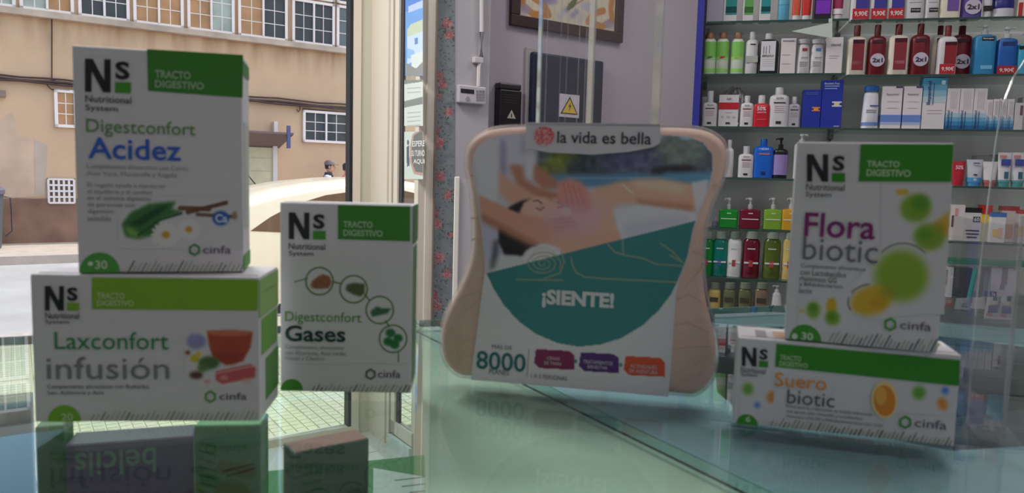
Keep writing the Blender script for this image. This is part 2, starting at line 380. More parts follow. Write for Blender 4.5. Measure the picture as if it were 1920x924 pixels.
for sx in (0, 1):
    X = (lambda v: v) if sx == 0 else (lambda v: 200 - v)
    p.line([(X(5), hh - 90), (X(12), hh - 40), (X(8), hh - 20), (X(30), hh - 8), (X(60), hh - 12), (X(50), hh - 26), (X(28), hh - 34)], 11, (196, 138, 76))
    for q in range(10): p.ell(X(14 + (q * 37 % 52)), hh - 14 - (q * 23 % 70), 11, 7, rs.choice([(132, 124, 176), (160, 152, 190), (186, 186, 204)]), 2, .8)
    p.line([(X(2), hh - 100), (X(2), 0)], 8, (196, 138, 76))
for q in range(8): p.ell(80 + q * 7, hh - 12 - (q % 3) * 6, 6, 5, rs.choice([(150, 150, 180), (190, 195, 200)]), 1, .8)
p.poly([(132, hh - 60), (170, hh - 82), (165, hh - 60)], (178, 90, 74)); p.line([(170, hh - 72), (104, hh - 30)], 2, (150, 110, 90)); p.ell(75, hh - 45, 16, 5, (96, 112, 62), 0, .9, .2); p.ell(105, hh - 34, 14, 5, (88, 104, 56), 0, .9, -.8); p.ell(96, hh - 80, 4, 14, (110, 120, 70))
bx, bz = fx0 + .05, fz1 - .05
p.sheet('painted_tiles', FPW, -0.012, r, direct=lambda a, b: (bx + a * W_ / 200, -0.012, bz - b * W_ / 200))
MB().box(fx0 + .05, fx1 - .05, -0.010, -0.002, fz0 + .05, fz1 - .05).build('backing_board', dk, r)
# electrical board
a = pxrect(FPW, 998, 99, 1131, 240, -.05); zb = a[1] - .12
r = empty('electrical_cabinet', FPW.p, FPW.th, 'black electrical cabinet door with yellow lightning sign on grey wall', 'electrical cabinet')
MB().box(a[0], a[2], -.05, 0.0, zb, FPW.hit(1064, 105, -.05)[1]).build('cabinet_door', mat((24, 32, 56), .45), r, bevel=.012)
s_ = pxrect(FPW, 1049, 177, 1086, 220, -.053)
MB().box(s_[0], s_[2], -.0535, -.0505, s_[1], s_[3]).build('warning_label', mat((214, 208, 220), .5), r)
cx, zt, zb2, hw = (s_[0] + s_[2]) / 2, s_[3] - .012, s_[1] + .018, (s_[2] - s_[0]) * .45
MB().plate([(cx - hw, zb2), (cx + hw, zb2), (cx, zt)], -.0548, -.0540).build('triangle_border', mat((40, 34, 20), .5), r)
MB().plate([(cx - hw * .8, zb2 + .006), (cx + hw * .8, zb2 + .006), (cx, zt - .014)], -.0558, -.0550).build('yellow_triangle', mat((232, 196, 60), .5), r)
q = (zt - zb2) / 10
MB().plate([(cx + q * .6, zb2 + 7 * q), (cx - q * .9, zb2 + 4 * q), (cx + .1 * q, zb2 + 4.2 * q), (cx - .4 * q, zb2 + 1.6 * q), (cx + 1.1 * q, zb2 + 4.9 * q), (cx + .2 * q, zb2 + 4.8 * q)], -.0568, -.0560).build('lightning_bolt', mat((40, 34, 20), .5), r)
# pale surround strip left of cabinet
b = pxrect(FPW, 984, 86, 998, 240, -.01)
MB().box(b[0], b[2] + .01, -.02, 0.0, zb, FPW.hit(990, 88, -.02)[1]).build('pale_surround', mat((176, 170, 172), .6), r, bevel=.003)
# small black box with a warning mark
r = empty('switch_box', FPW.p, FPW.th, 'small black switch box with pale warning triangle beside the cabinet', 'switch box')
a = pxrect(FPW, 937, 168, 978, 236, -.06); z1 = FPW.hit(957, 168, -.06)[1]
MB().box(a[0], a[2], -.06, 0, a[1] - .10, z1).build('case', mat((24, 22, 24), .4), r, bevel=.008)
MB().box(a[0], a[2], -.055, 0, z1 + .001, z1 + .035).build('lid', mat((52, 46, 50), .35), r, bevel=.008)
for k in range(4): MB().box(a[0] + .02, a[2] - .02, -.0615, -.0595, z1 - .03 - .014 * k, z1 - .027 - .014 * k).build('vent_slot', mat((60, 58, 60), .5), r)
s_ = pxrect(FPW, 951, 206, 967, 222, -.061); cx = (s_[0] + s_[2]) / 2
MB().plate([(s_[0], s_[1]), (s_[2], s_[1]), (cx, s_[3])], -.0622, -.0605).build('warning_triangle', mat((190, 184, 176), .5), r)
MB().box(cx - .003, cx + .003, -.0632, -.0624, s_[1] + .006, s_[3] - .02).build('warning_mark', mat((30, 26, 26), .5), r)
# alarm keypad and conduit on the pillar
FPI = Frame(Fp, TH_SHOP)
r = empty('alarm_keypad', FPI.p, FPI.th, 'white alarm keypad with small dark display on the pillar', 'keypad')
a = pxrect(FPI, 860, 161, 913, 194, -.03)
MB().box(a[0], a[2] - .004, -.03, 0, a[1], a[3]).build('case', mat((206, 202, 206), .4), r, bevel=.005)
s_ = pxrect(FPI, 864, 167, 889, 175, -.031); MB().box(s_[0], s_[2], -.0315, -.0295, s_[1], s_[3]).build('display', mat((46, 44, 56), .2), r)
for i in range(3):
    for j in range(4):
        s_ = pxrect(FPI, 893 + 5.6 * i, 169 + 5.4 * j, 897 + 5.6 * i, 172.4 + 5.4 * j, -.031); MB().box(s_[0], s_[2], -.033, -.0295, s_[1], s_[3]).build('key', mat((150, 146, 152), .5), r)
q = FPI.hit(877, 185, -.031); MB().loft([sring(.012, .012, 0, 12, 2), sring(.012, .012, .004, 12, 2)]).build('emblem', mat((160, 158, 170), .5), r).matrix_local = Matrix.Translation((q[0], -.029, q[1])) @ Matrix.Rotation(math.pi / 2, 4, 'X')
r = empty('cable_conduit', FPI.p, FPI.th, 'white plastic conduit rising from the alarm keypad', 'conduit')
pts = [FPI.hit(x, y, -.02) for x, y in ((898, 162), (899, 124), (903, 112), (904, 60), (904, 0))]; pts = [(x, -.016, z) for x, z in pts]; pts.append((pts[-1][0], -.016, H - .01))
MB().tube(pts, .012, 8).build('pipe', mat((212, 206, 206), .5), r, smooth=True)
q = FPI.hit(899, 113, -.02); MB().box(q[0] - .035, q[0] + .02, -.03, 0, q[1] - .015, q[1] + .015).build('pipe_clip', mat((212, 206, 206), .5), r, bevel=.004)
# low white partition between the papered wall and the gift box
P3 = at_y(850, 465, 3.0); r = empty('low_partition', (P3.x, P3.y, 0), math.radians(6), 'low off-white partition panel with a bright edge post', 'partition')
zt = at_y(850, 331, 3.0).z
MB().box(0, .02, -.02, .02, 0, zt).build('edge_post', mat((244, 240, 228), .35), r, bevel=.003); MB().box(.02, .62, -.01, .01, 0, zt - .01).build('panel', mat((190, 186, 190), .6), r)

# ================================================================== outside: street, buildings
kp = at_z(30, 622, -0.02)
kd = (kp - A).dot(-E2)                     # distance of the kerb from the window line
ground = MB().box(-30, 34, 0.02, 40, -0.4, -0.14).build('road', mat((170, 166, 164), .9, noise=(1.5, .12), bump=(120, .2))); struct(ground)
ground.matrix_world = Matrix.Translation(A) @ Matrix.Rotation(TH_SHOP, 4, 'Z')
pv = struct(MB().box(-7, 6, 0.03, kd - .16, -0.14, -0.045).build('pavement', mat((176, 170, 150), .9, noise=(8, .2)))); pv.matrix_world = ground.matrix_world
ap = struct(MB().box(-30, -7, 0.03, kd - .16, -0.14, -0.03).build('pavement_beyond', mat((210, 204, 176), .9, noise=(8, .15)))); ap.matrix_world = ground.matrix_world
mb = MB(); g = .0045; t3 = .2 / 3
for i in range(3):
    for j in range(3):
        x0, y0 = -0.1 + i * t3 + g, -0.1 + j * t3 + g * .6; x1, y1 = x0 + t3 - 2 * g, y0 + t3 - 1.2 * g
        mb.add([(x0, y0, 0), (x1, y0, 0), (x1, y1, 0), (x0, y1, 0), (x0 + .002, y0 + .002, .006), (x1 - .002, y0 + .002, .006), (x1 - .002, y1 - .002, .006), (x0 + .002, y1 - .002, .006)], [(4, 5, 6, 7), (0, 1, 5, 4), (1, 2, 6, 5), (2, 3, 7, 6), (3, 0, 4, 7)])
mb.box(-.0995, .0995, -.0995, .0995, -.01, .0005)
tm = [mat((224, 216, 186), .85, noise=(30, .08)), mat((216, 210, 184), .85, noise=(30, .08)), mat((226, 214, 192), .85, noise=(30, .08))]
tile0 = mb.build('paving_tile', tm[0], pv); tme = [tile0.data]
for k in (1, 2):
    q = tile0.data.copy(); q.materials.clear(); q.materials.append(tm[k]); tme.append(q)
first = True
for k in range(34):
    for j in range(int((kd - .22) / .2)):
        x, y = -5.6 + .2 * k, .14 + .2 * j
        if (k % 34) > 29 and j > 6: continue
        o = tile0 if first else bpy.data.objects.new('paving_tile', tme[(k * 7 + j * 3) % 3]); 
        if not first: COL.objects.link(o); o.parent = pv
        first = False; o.location = (x, y, -.035)
ks = mat((176, 166, 160), .85, noise=(12, .2))
for k in range(16):
    o = MB().box(0.004, .796, 0, .15, -.14, -.028).build('kerb_stone', ks, pv, bevel=.01); o.location = (-7 + .8 * k, kd - .155, 0)
# road marking
FBd = None
pB = at_y(610, 320, 17.0); FB = Frame((pB.x, pB.y, 0), TH_SHOP)
p0 = at_z(0, 488, -.14); lm = struct(MB().box(-8, 30, -.06, .06, -.139, -.134).build('road_line', mat((236, 234, 236), .8))); lm.matrix_world = Matrix.Translation(Vector((p0.x, p0.y, 0))) @ Matrix.Rotation(TH_SHOP, 4, 'Z')
far = MB().box(-14, 22, -2.3, -0.0, -.14, .0).build('far_pavement', mat((184, 170, 158), .9, noise=(4, .15))); struct(far); far.matrix_world = Matrix.Translation(FB.p) @ Matrix.Rotation(TH_SHOP, 4, 'Z')

bd = empty('ochre_building', FB.p, TH_SHOP, 'ochre rendered apartment building with a band of white windows across the street', 'building')
render = mat((206, 172, 142), .92, noise=(.9, .10), bump=(25, .25))
bx0 = FB.hit(-260, 100)[0]; roofz = 6.1
MB().box(bx0, 16, 0, 6, -.14, roofz).build('wall', render, bd)
MB().box(bx0 - .1, 16.1, -.12, 6.1, roofz, roofz + .18).build('roof_edge', mat((196, 180, 165), .9), bd)
zl = FB.hit(330, 53)[1]
MB().box(bx0, 16, -.16, 0, zl - .12, zl).build('window_ledge', mat((192, 172, 156), .9, noise=(3, .25)), bd, bevel=.01)
# dark drip stains under the ledge and pale repair patches on the render
st = mat((182, 142, 112), .95)
zp = FB.hit(60, 372)[1]
def stains(m):                            # rain stains running down from the ledge
    n = m.node_tree.nodes; L = m.node_tree.links; b = n['Principled BSDF']; src = b.inputs['Base Color'].links[0].from_socket
    tc = n.new('ShaderNodeTexCoord'); mp = n.new('ShaderNodeMapping'); mp.inputs['Scale'].default_value = (2.2, 2.2, .35); L.new(tc.outputs['Object'], mp.inputs[0])
    t = n.new('ShaderNodeTexNoise'); t.inputs['Scale'].default_value = 1.6; t.inputs['Detail'].default_value = 5; L.new(mp.outputs[0], t.inputs['Vector'])
    sx = n.new('ShaderNodeSeparateXYZ'); L.new(tc.outputs['Object'], sx.inputs[0])
    r = n.new('ShaderNodeMapRange'); r.inputs['From Min'].default_value = zl - .75; r.inputs['From Max'].default_value = zl - .1; L.new(sx.outputs['Z'], r.inputs['Value'])
    q = n.new('ShaderNodeMapRange'); q.inputs['From Min'].default_value = .42; q.inputs['From Max'].default_value = .68; q.inputs['To Max'].default_value = .75; L.new(t.outputs['Fac'], q.inputs['Value'])
    k = n.new('ShaderNodeMath'); k.operation = 'MULTIPLY'; L.new(r.outputs[0], k.inputs[0]); L.new(q.outputs[0], k.inputs[1])
    x = n.new('ShaderNodeMix'); x.data_type = 'RGBA'; L.new(k.outputs[0], x.inputs[0]); L.new(src, x.inputs[6]); x.inputs[7].default_value = lin((150, 106, 74)) + (1,); L.new(x.outputs[2], b.inputs['Base Color'])
stains(render)
MB().box(bx0, FB.hit(465, 372)[0], -.03, 0, 0, zp).build('plinth', mat((140, 108, 92), .95, noise=(2, .35)), bd)
frw = mat((236, 222, 218), .45)
panes = {'w': (164, 172, 162), 't': (180, 134, 92), 'd': (58, 62, 66), 'g': (100, 108, 108)}
def window(x0, x1, z0, z1, cols, grid=(2, 3), part='window', d=.06):
    f = MB(); fw = .055
    f.box(x0, x0 + fw, -d, 0, z0, z1).box(x1 - fw, x1, -d, 0, z0, z1).box(x0, x1, -d, 0, z0, z0 + fw).box(x0, x1, -d, 0, z1 - fw, z1)
    n = len(cols); wv = (x1 - x0 - 2 * fw) / n
    for k in range(1, n): f.box(x0 + fw + k * wv - .02, x0 + fw + k * wv + .02, -d - .01, 0, z0 + fw, z1 - fw)
    o = f.build(part, frw, bd)
    for k, c in enumerate(cols):
        a, b = x0 + fw + k * wv + (.02 if k else 0), x0 + fw + (k + 1) * wv - (.02 if k < n - 1 else 0)
        MB().box(a, b, -.03, -.005, z0 + fw, z1 - fw).build('pane', mat(panes[c], .55, noise=(3, .25)), o)
        mm = MB()
        for i in range(1, grid[0]): mm.box(a + (b - a) * i / grid[0] - .008, a + (b - a) * i / grid[0] + .008, -.036, -.028, z0 + fw, z1 - fw)
        for j in range(1, grid[1]): z = z0 + fw + (z1 - z0 - 2 * fw) * j / grid[1]; mm.box(a, b, -.036, -.028, z - .008, z + .008)
        mm.build('muntin', frw, o)
    return o
wz1 = zl + .95
xs = [(-70, 30, 'ww'), (37, 139, 'wt'), (147, 243, 'dd'), (250, 344, 'tt'), (351, 439, 'tw'), (446, 538, 'td'), (547, 626, 'dd'), (630, 710, 'gd'), (716, 800, 'tt')]
for a, b, c in xs:
    xa = FB.hit(a, 18 + .118 * a)[0]; xb = FB.hit(b, 18 + .118 * b)[0]
    window(xa, xb, zl, wz1, c, (2, 3)); window(xa, xb, wz1 + .04, wz1 + .62, c[::-1] if c != 'wt' else 'td', (2, 2))
def pw(x0, y0, x1, y1): return pxrect(FB, x0, y0, x1, y1)
a = pw(567, 209, 652, 268); window(a[0], a[2], a[1], a[3], 'dd', (2, 3))
a = pw(102, 170, 178, 240); window(a[0], a[2], a[1], a[3], 'tt', (2, 3))
# lattice grille
a = pw(91, 336, 139, 380); o = MB().box(a[0] - .02, a[2] + .02, -.02, 0, a[1] - .02, a[3] + .02).build('grille_recess', mat((120, 96, 88), .9), bd)
for k in range(6):
    x = a[0] + (a[2] - a[0]) * k / 5; MB().box(x - .018, x + .018, -.05, -.02, a[1], a[3]).build('grille_bar', mat((222, 214, 214), .6), o)
for k in range(5):
    z = a[1] + (a[3] - a[1]) * k / 4; MB().box(a[0], a[2], -.055, -.025, z - .018, z + .018).build('grille_bar', mat((222, 214, 214), .6), o)
# repair patches
for pts in ([(0, 225), (22, 210), (38, 252), (60, 262), (88, 272), (84, 368), (0, 372)], [(64, 262), (88, 272), (84, 366), (66, 366)]):
    MB().plate([FB.hit(x, y) for x, y in pts], -.006 - .004 * (len(pts) == 4), .0).build('render_patch', mat((204, 174, 150) if len(pts) > 4 else (188, 168, 154), .95, noise=(2, .15)), bd)
# shutter doorway with canopy
a = pw(455, 276, 510, 372); MB().box(a[0], a[2], -.05, 0, .02, a[3]).build('roller_shutter', mat((200, 190, 158), .8, noise=(6, .1)), bd)
for k in range(9): MB().box(a[0], a[2], -.056, -.05, .05 + k * .28, .06 + k * .28).build('shutter_rib', mat((180, 170, 140), .8), bd)
a = pw(510, 272, 518, 352); MB().box(a[0], a[2], -.09, 0, .0, a[3]).build('door_jamb', mat((212, 200, 196), .7), bd)
a = pw(440, 252, 532, 276); MB().add([(a[0], -.7, a[3]), (a[2], -.7, a[3]), (a[2] - .1, 0, a[1]), (a[0], 0, a[1]), (a[0], -.7, a[3] + .04), (a[2], -.7, a[3] + .04), (a[2] - .05, 0, a[3] + .04), (a[0], 0, a[3] + .04)],
    [(0, 1, 2, 3), (4, 5, 6, 7), (0, 1, 5, 4), (1, 2, 6, 5), (2, 3, 7, 6), (3, 0, 4, 7)]).build('canopy', mat((120, 100, 100), .8), bd)
a = pw(520, 238, 526, 279); MB().box(a[0], a[2], -.72, -.66, a[1], a[3]).build('blue_bracket', mat((84, 86, 130), .6), bd)
a = pw(511, 228, 518, 254); MB().box(a[0], a[2], -.12, 0, a[1], a[3]).build('meter_box', mat((220, 206, 200), .6), bd)
a = pw(0, 170, 11, 182); MB().box(a[0] - .2, a[2], -.08, 0, a[1], a[3]).build('vent_box', mat((140, 112, 104), .7), bd)
cb = mat((66, 44, 44), .7)
for dy, rr, o_ in ((0, .018, -.05), (6, .03, -.06), (9, .02, -.09)):
    pts = []
    for x in range(-120, 761, 40):
        y = (140 + .0865 * x) + dy + 1.2 * math.sin(x * .045 + dy); q = FB.hit(x, y, o_); pts.append((q[0], o_, q[1]))
    MB().tube(pts, rr, 6).build('wall_cable', cb, bd, smooth=True)
for pts in ([(104, 150), (92, 152), (88, 160), (96, 168), (130, 170)], [(561, 192), (561, 206), (558, 210), (555, 205)], [(566, 204), (652, 212)], [(97, 30), (97, 150)], [(461, 325), (480, 348)]):
    MB().tube([(FB.hit(x, y)[0], -.05, FB.hit(x, y)[1]) for x, y in pts], .012, 5).build('wall_cable', cb, bd)
# grey litter container
q = at_z(2, 466, -.0); r = empty('litter_container', (q.x - .35, q.y, 0.0), TH_SHOP, 'dark grey litter container on the far pavement at left edge', 'container')
MB().loft([sring(.30, .3, 0.02, 16, 5), sring(.36, .36, .95, 16, 5)]).build('bin_body', mat((84, 88, 94), .6), r); MB().loft([sring(.38, .38, .95, 16, 5), sring(.38, .38, 1.02, 16, 5), sring(.2, .25, 1.15, 16, 4)]).build('lid', mat((96, 92, 110), .6), r)
MB().tube([(.36, -.1, .9), (.45, -.1, .88), (.46, -.1, .3), (.36, -.1, .2)], .015, 6).build('handle', mat((60, 62, 68), .5), r)

# ---- car at the kerb
cp0 = Vector((-2.70, 7.6, 0)); cp0 = along(cp0, Vector((0, 1, 0)), 465) if False else cp0
r = empty('parked_car', (cp0.x, cp0.y, -.14), TH_SHOP, 'pale cream hatchback parked in the sunlit street', 'car')
top = [(-.78, .95), (-.62, 1.08), (-.35, 1.21), (0, 1.34), (.3, 1.43), (.65, 1.50), (1.1, 1.55), (1.7, 1.57), (2.2, 1.5), (2.7, 1.25), (3.1, 1.04), (3.5, .97), (3.75, .85), (3.85, .6)]
bot = [(3.85, .3), (3.4, .25), (2.0, .22), (0, .22), (-.6, .26), (-.82, .35), (-.85, .6)]
prof = top + bot; rings = []
for y, k, dz in ((0.0, .0, -.10), (.03, .0, -.05), (.12, .0, -.015), (.4, .02, .0), (.85, .03, .012), (1.3, .02, .0), (1.58, 0, -.015), (1.66, 0, -.05), (1.7, 0, -.10)):
    rings.append([(x * (1 - .0) , y, z + (dz if z > .9 else 0)) for x, z in prof])
MB().loft(rings).build('body_shell', mat((250, 236, 210), .28, coat=.6), r, smooth=True)
def carglass(s):
    y = .0 if s < 0 else 1.7
    pts = [(.0, 1.0), (.2, 1.14), (.45, 1.27), (.8, 1.375), (1.2, 1.43), (1.7, 1.44), (2.1, 1.36), (2.5, 1.02), (1.5, .97), (.6, .96)]
    m = MB(); v = []
    for x, z in pts: v.append((x, y + s * .004, z))
    for x, z in pts: v.append((x, y - s * .03, z))
    n = len(pts); m.add(v, [tuple(range(n)), tuple(range(n, 2 * n))[::-1]] + [(i, n + i, n + (i + 1) % n, (i + 1) % n) for i in range(n)]); return m
for s in (-1, 1): carglass(s).build('side_window', mat((126, 98, 76), .12), r)
for x in (.15, 3.05):
    for y in (.02, 1.5):
        o = MB().tube([(x, y, .31), (x, y + .18, .31)], .31, 20).build('wheel', mat((30, 30, 32), .7), r); MB().tube([(x, y - .01, .31), (x, y + .19, .31)], .18, 14).build('hubcap', mat((170, 172, 176), .35, .6), o)
MB().tube([(-.15, .8, 1.38), (-.42, .8, 1.62)], [.012, .004], 6).build('roof_aerial', seal, r)
MB().box(-.86, -.8, .15, .4, .75, .95).build('tail_lamp', mat((170, 30, 30), .2), r); MB().box(-.86, -.8, 1.3, 1.55, .75, .95).build('tail_lamp', mat((170, 30, 30), .2), r)

# ---- two people walking on the far side of the road
def person(px, Y, hgt, heading, shirt, trousers, hair, cap, label):
    q = at_y(px, 330, Y); z0 = 0.0 if (Vector((q.x, q.y, 0)) - FB.p).dot(FB.n) > -2.3 else -.14
    r = empty('person', (q.x, q.y, z0), heading, label, 'person'); s = hgt / 1.75
    def skin(name, joints, edges, m, sub=2):
        me = bpy.data.meshes.new(name); me.from_pydata([tuple(Vector(j[0]) * s) for j in joints], edges, [])
        o = link(name, me, m, r); md = o.modifiers.new('skin', 'SKIN'); md.use_smooth_shade = True
        for v, j in zip(me.skin_vertices[0].data, joints): v.radius = (j[1] * s, (j[2] if len(j) > 2 else j[1]) * s); v.use_root = False
        me.skin_vertices[0].data[0].use_root = True
        sb = o.modifiers.new('sub', 'SUBSURF'); sb.levels = sub; sb.render_levels = sub; return o
    # x = facing direction, y = left
    J = [((0, 0, .95), .14, .12), ((0, 0, 1.15), .13, .12), ((.01, 0, 1.36), .16, .13), ((.02, 0, 1.47), .06), ((.04, 0, 1.55), .055)]
    E = [(0, 1), (1, 2), (2, 3), (3, 4)]
    for sy in (-1, 1):
        k = len(J); J += [((.0, sy * .10, .86), .095), ((sy * .10, sy * .10, .48), .065), ((sy * .16 - .06, sy * .10, .08), .045), ((sy * .16 + .10, sy * .10, .04), .04)]; E += [(0, k), (k, k + 1), (k + 1, k + 2), (k + 2, k + 3)]
        k = len(J); J += [((.0, sy * .20, 1.40), .07), ((-sy * .05, sy * .26, 1.12), .05), ((-sy * .05 + .10, sy * .25, .88), .038), ((-sy * .05 + .14, sy * .245, .80), .035)]; E += [(2, k), (k, k + 1), (k + 1, k + 2), (k + 2, k + 3)]
    b = skin('body', J, E, mat((198, 150, 122), .6))
    hd = MB().loft([[((x + .05 + ox) * s, y * s, z * s) for x, y, z in sring(hw, hd_, z, 16, 2)] for z, hw, hd_, ox in ((1.52, .04, .04, .01), (1.55, .075, .06, .015), (1.60, .095, .072, .01), (1.66, .10, .078, 0), (1.71, .095, .074, -.005), (1.75, .06, .05, -.01), (1.765, .02, .02, -.01))]).build('head', mat((198, 150, 122), .6), r, smooth=True)
    MB().loft([[((x + .155) * s, y * s, z * s) for x, y, z in sring(hw, .014, z, 8, 2)] for z, hw in ((1.61, .02), (1.625, .028), (1.66, .010))]).build('nose', mat((190, 140, 112), .6), hd, smooth=True)
    for sy in (-1, 1):
        MB().box(.135 * s, .147 * s, (sy * .03 - .012) * s, (sy * .03 + .012) * s, 1.657 * s, 1.667 * s).build('eye', mat((40, 30, 28), .3), hd)
        MB().loft([[((x + .04) * s, (sy * .078 + y) * s, z * s) for x, y, z in sring(.02, .01, z, 8, 2)] for z in (1.61, 1.67)]).build('ear', mat((196, 142, 116), .6), hd, smooth=True)
    MB().box(.140 * s, .150 * s, -.022 * s, .022 * s, 1.585 * s, 1.592 * s).build('mouth', mat((150, 80, 76), .5), hd)
    MB().loft([[((x + .035) * s, y * s, z * s) for x, y, z in sring(hw, hd_, z, 16, 2)] for z, hw, hd_ in ((1.60, .085, .078), (1.66, .095, .084), (1.72, .10, .083), (1.765, .07, .06), (1.785, .02, .02))]).build('hair', mat(hair, .8), r, smooth=True)
    if cap:
        MB().loft([[((x + .045) * s, y * s, z * s) for x, y, z in sring(hw, hd_, z, 16, 2)] for z, hw, hd_ in ((1.69, .118, .095), (1.74, .115, .092), (1.785, .08, .066), (1.80, .02, .02))]).build('cap', mat((124, 110, 104), .8), r, smooth=True)
        MB().box(.13 * s, .25 * s, -.075 * s, .075 * s, 1.69 * s, 1.70 * s).build('cap_peak', mat((130, 116, 108), .8), r, bevel=.003)
    T = [((0, 0, .92), .155, .13), ((0, 0, 1.15), .145, .13), ((.01, 0, 1.37), .17, .14), ((.02, 0, 1.46), .075)]
    E = [(0, 1), (1, 2), (2, 3)]
    for sy in (-1, 1):
        k = len(T); T += [((.0, sy * .20, 1.40), .08), ((-sy * .03, sy * .24, 1.22), .066)]; E += [(2, k), (k, k + 1)]
    skin('shirt', T, E, mat(shirt, .85))
    T = [((0, 0, .95), .15, .13)]; E = []
    for sy in (-1, 1):
        k = len(T); T += [((.0, sy * .10, .84), .105), ((sy * .10, sy * .10, .48), .08), ((sy * .16 - .06, sy * .10, .14), .065)]; E += [(0, k), (k, k + 1), (k + 1, k + 2)]
    skin('trousers', T, E, mat(trousers, .85))
    if cap: MB().loft([[((x + .02) * s, y * s, z * s) for x, y, z in sring(hw, hw, z, 12, 2)] for z, hw in ((1.42, .12), (1.50, .085), (1.53, .08))], cap=False).build('collar', mat((60, 54, 66), .8), r, smooth=True)
    return r
person(614, 15.6, 1.68, math.radians(14), (206, 210, 226), (70, 72, 86), (50, 40, 36), True, 'person in grey cap and pale shirt with dark collar walking')
person(647, 16.7, 1.66, math.radians(14), (204, 44, 70), (60, 60, 70), (44, 36, 36), False, 'person with dark hair in red shirt beside the window frame')
# ================================================================== product shelving
SL = at_y(1309, 300, 2.76); SR = at_y(1920, 300, 2.51)
TH_S = math.atan2(SR.y - SL.y, SR.x - SL.x); FS = Frame((SL.x, SL.y, 0), TH_S)
sw = FS.hit(1582, 200)[0]                 # joint between the two bays
XE = FS.hit(1920, 200)[0] + 0.45
DEP = .24
steel = mat((120, 124, 122), .3, .7)
su = empty('shelf_cabinet', FS.p, TH_S, 'tall open shelf cabinet with grey back and bright blue end panel', 'shelf cabinet')
MB().box(-.005, XE, DEP + .01, DEP + .04, 0.95, 2.6).build('back_panel', mat((228, 226, 224), .4, noise=(4, .06)), su)
bw = FS.hit(1304, 100)[0]
MB().box(bw, -.004, -.01, DEP + .04, 0.0, 2.6).build('end_panel', mat((48, 50, 148), .4), su)
MB().box(-.004, .004, 0.0, .012, 0.95, 2.6).build('edge_trim', mat((26, 26, 34), .5), su)
MB().box(-.004, XE, -.06, DEP + .04, 0.0, 0.95).build('base_cabinet', mat((44, 52, 52), .5), su)
for k in range(5):
    MB().box(.01 + .42 * k, .42 + .42 * k, -.075, -.061, .10, .92).build('drawer_front', mat((50, 58, 58), .45), su, bevel=.003)
glshelf = glass((0.88, 0.94, 0.91), name='shelf_glass', body=.06, bodycol=(140, 160, 150)); gedge = mat((52, 78, 70), .2)
rowL = [37.5, 137.5, 237.5, 334.5, 431.5, 525.5]; rowR = [33.5, 139, 241.5, 347, 450.5, 558]
ZL, ZR = [FS.hit(1450, y)[1] for y in rowL], [FS.hit(1750, y)[1] for y in rowR]
for rows, xa, xb, nm in ((ZL, .006, sw - .004, 'left'), (ZR, sw + .004, XE, 'right')):
    for z in rows + [rows[-1] - .16]:
        o = MB().box(xa, xb, .003, DEP, z - .007, z).build('glass_shelf', glshelf, su)
        MB().box(xa, xb, 0.0, .003, z - .007, z).build('shelf_edge', gedge, o)
for x in (0.012, sw, ):
    for z in ZL[:4]:
        MB().box(x - .009, x + .009, DEP - .03, DEP + .008, z - .03, z - .008).build('shelf_bracket', steel, su, bevel=.003)
MB().box(sw - .003, sw + .003, DEP - .01, DEP + .008, 0.95, 2.6).build('joint_strip', mat((60, 64, 64), .4), su)

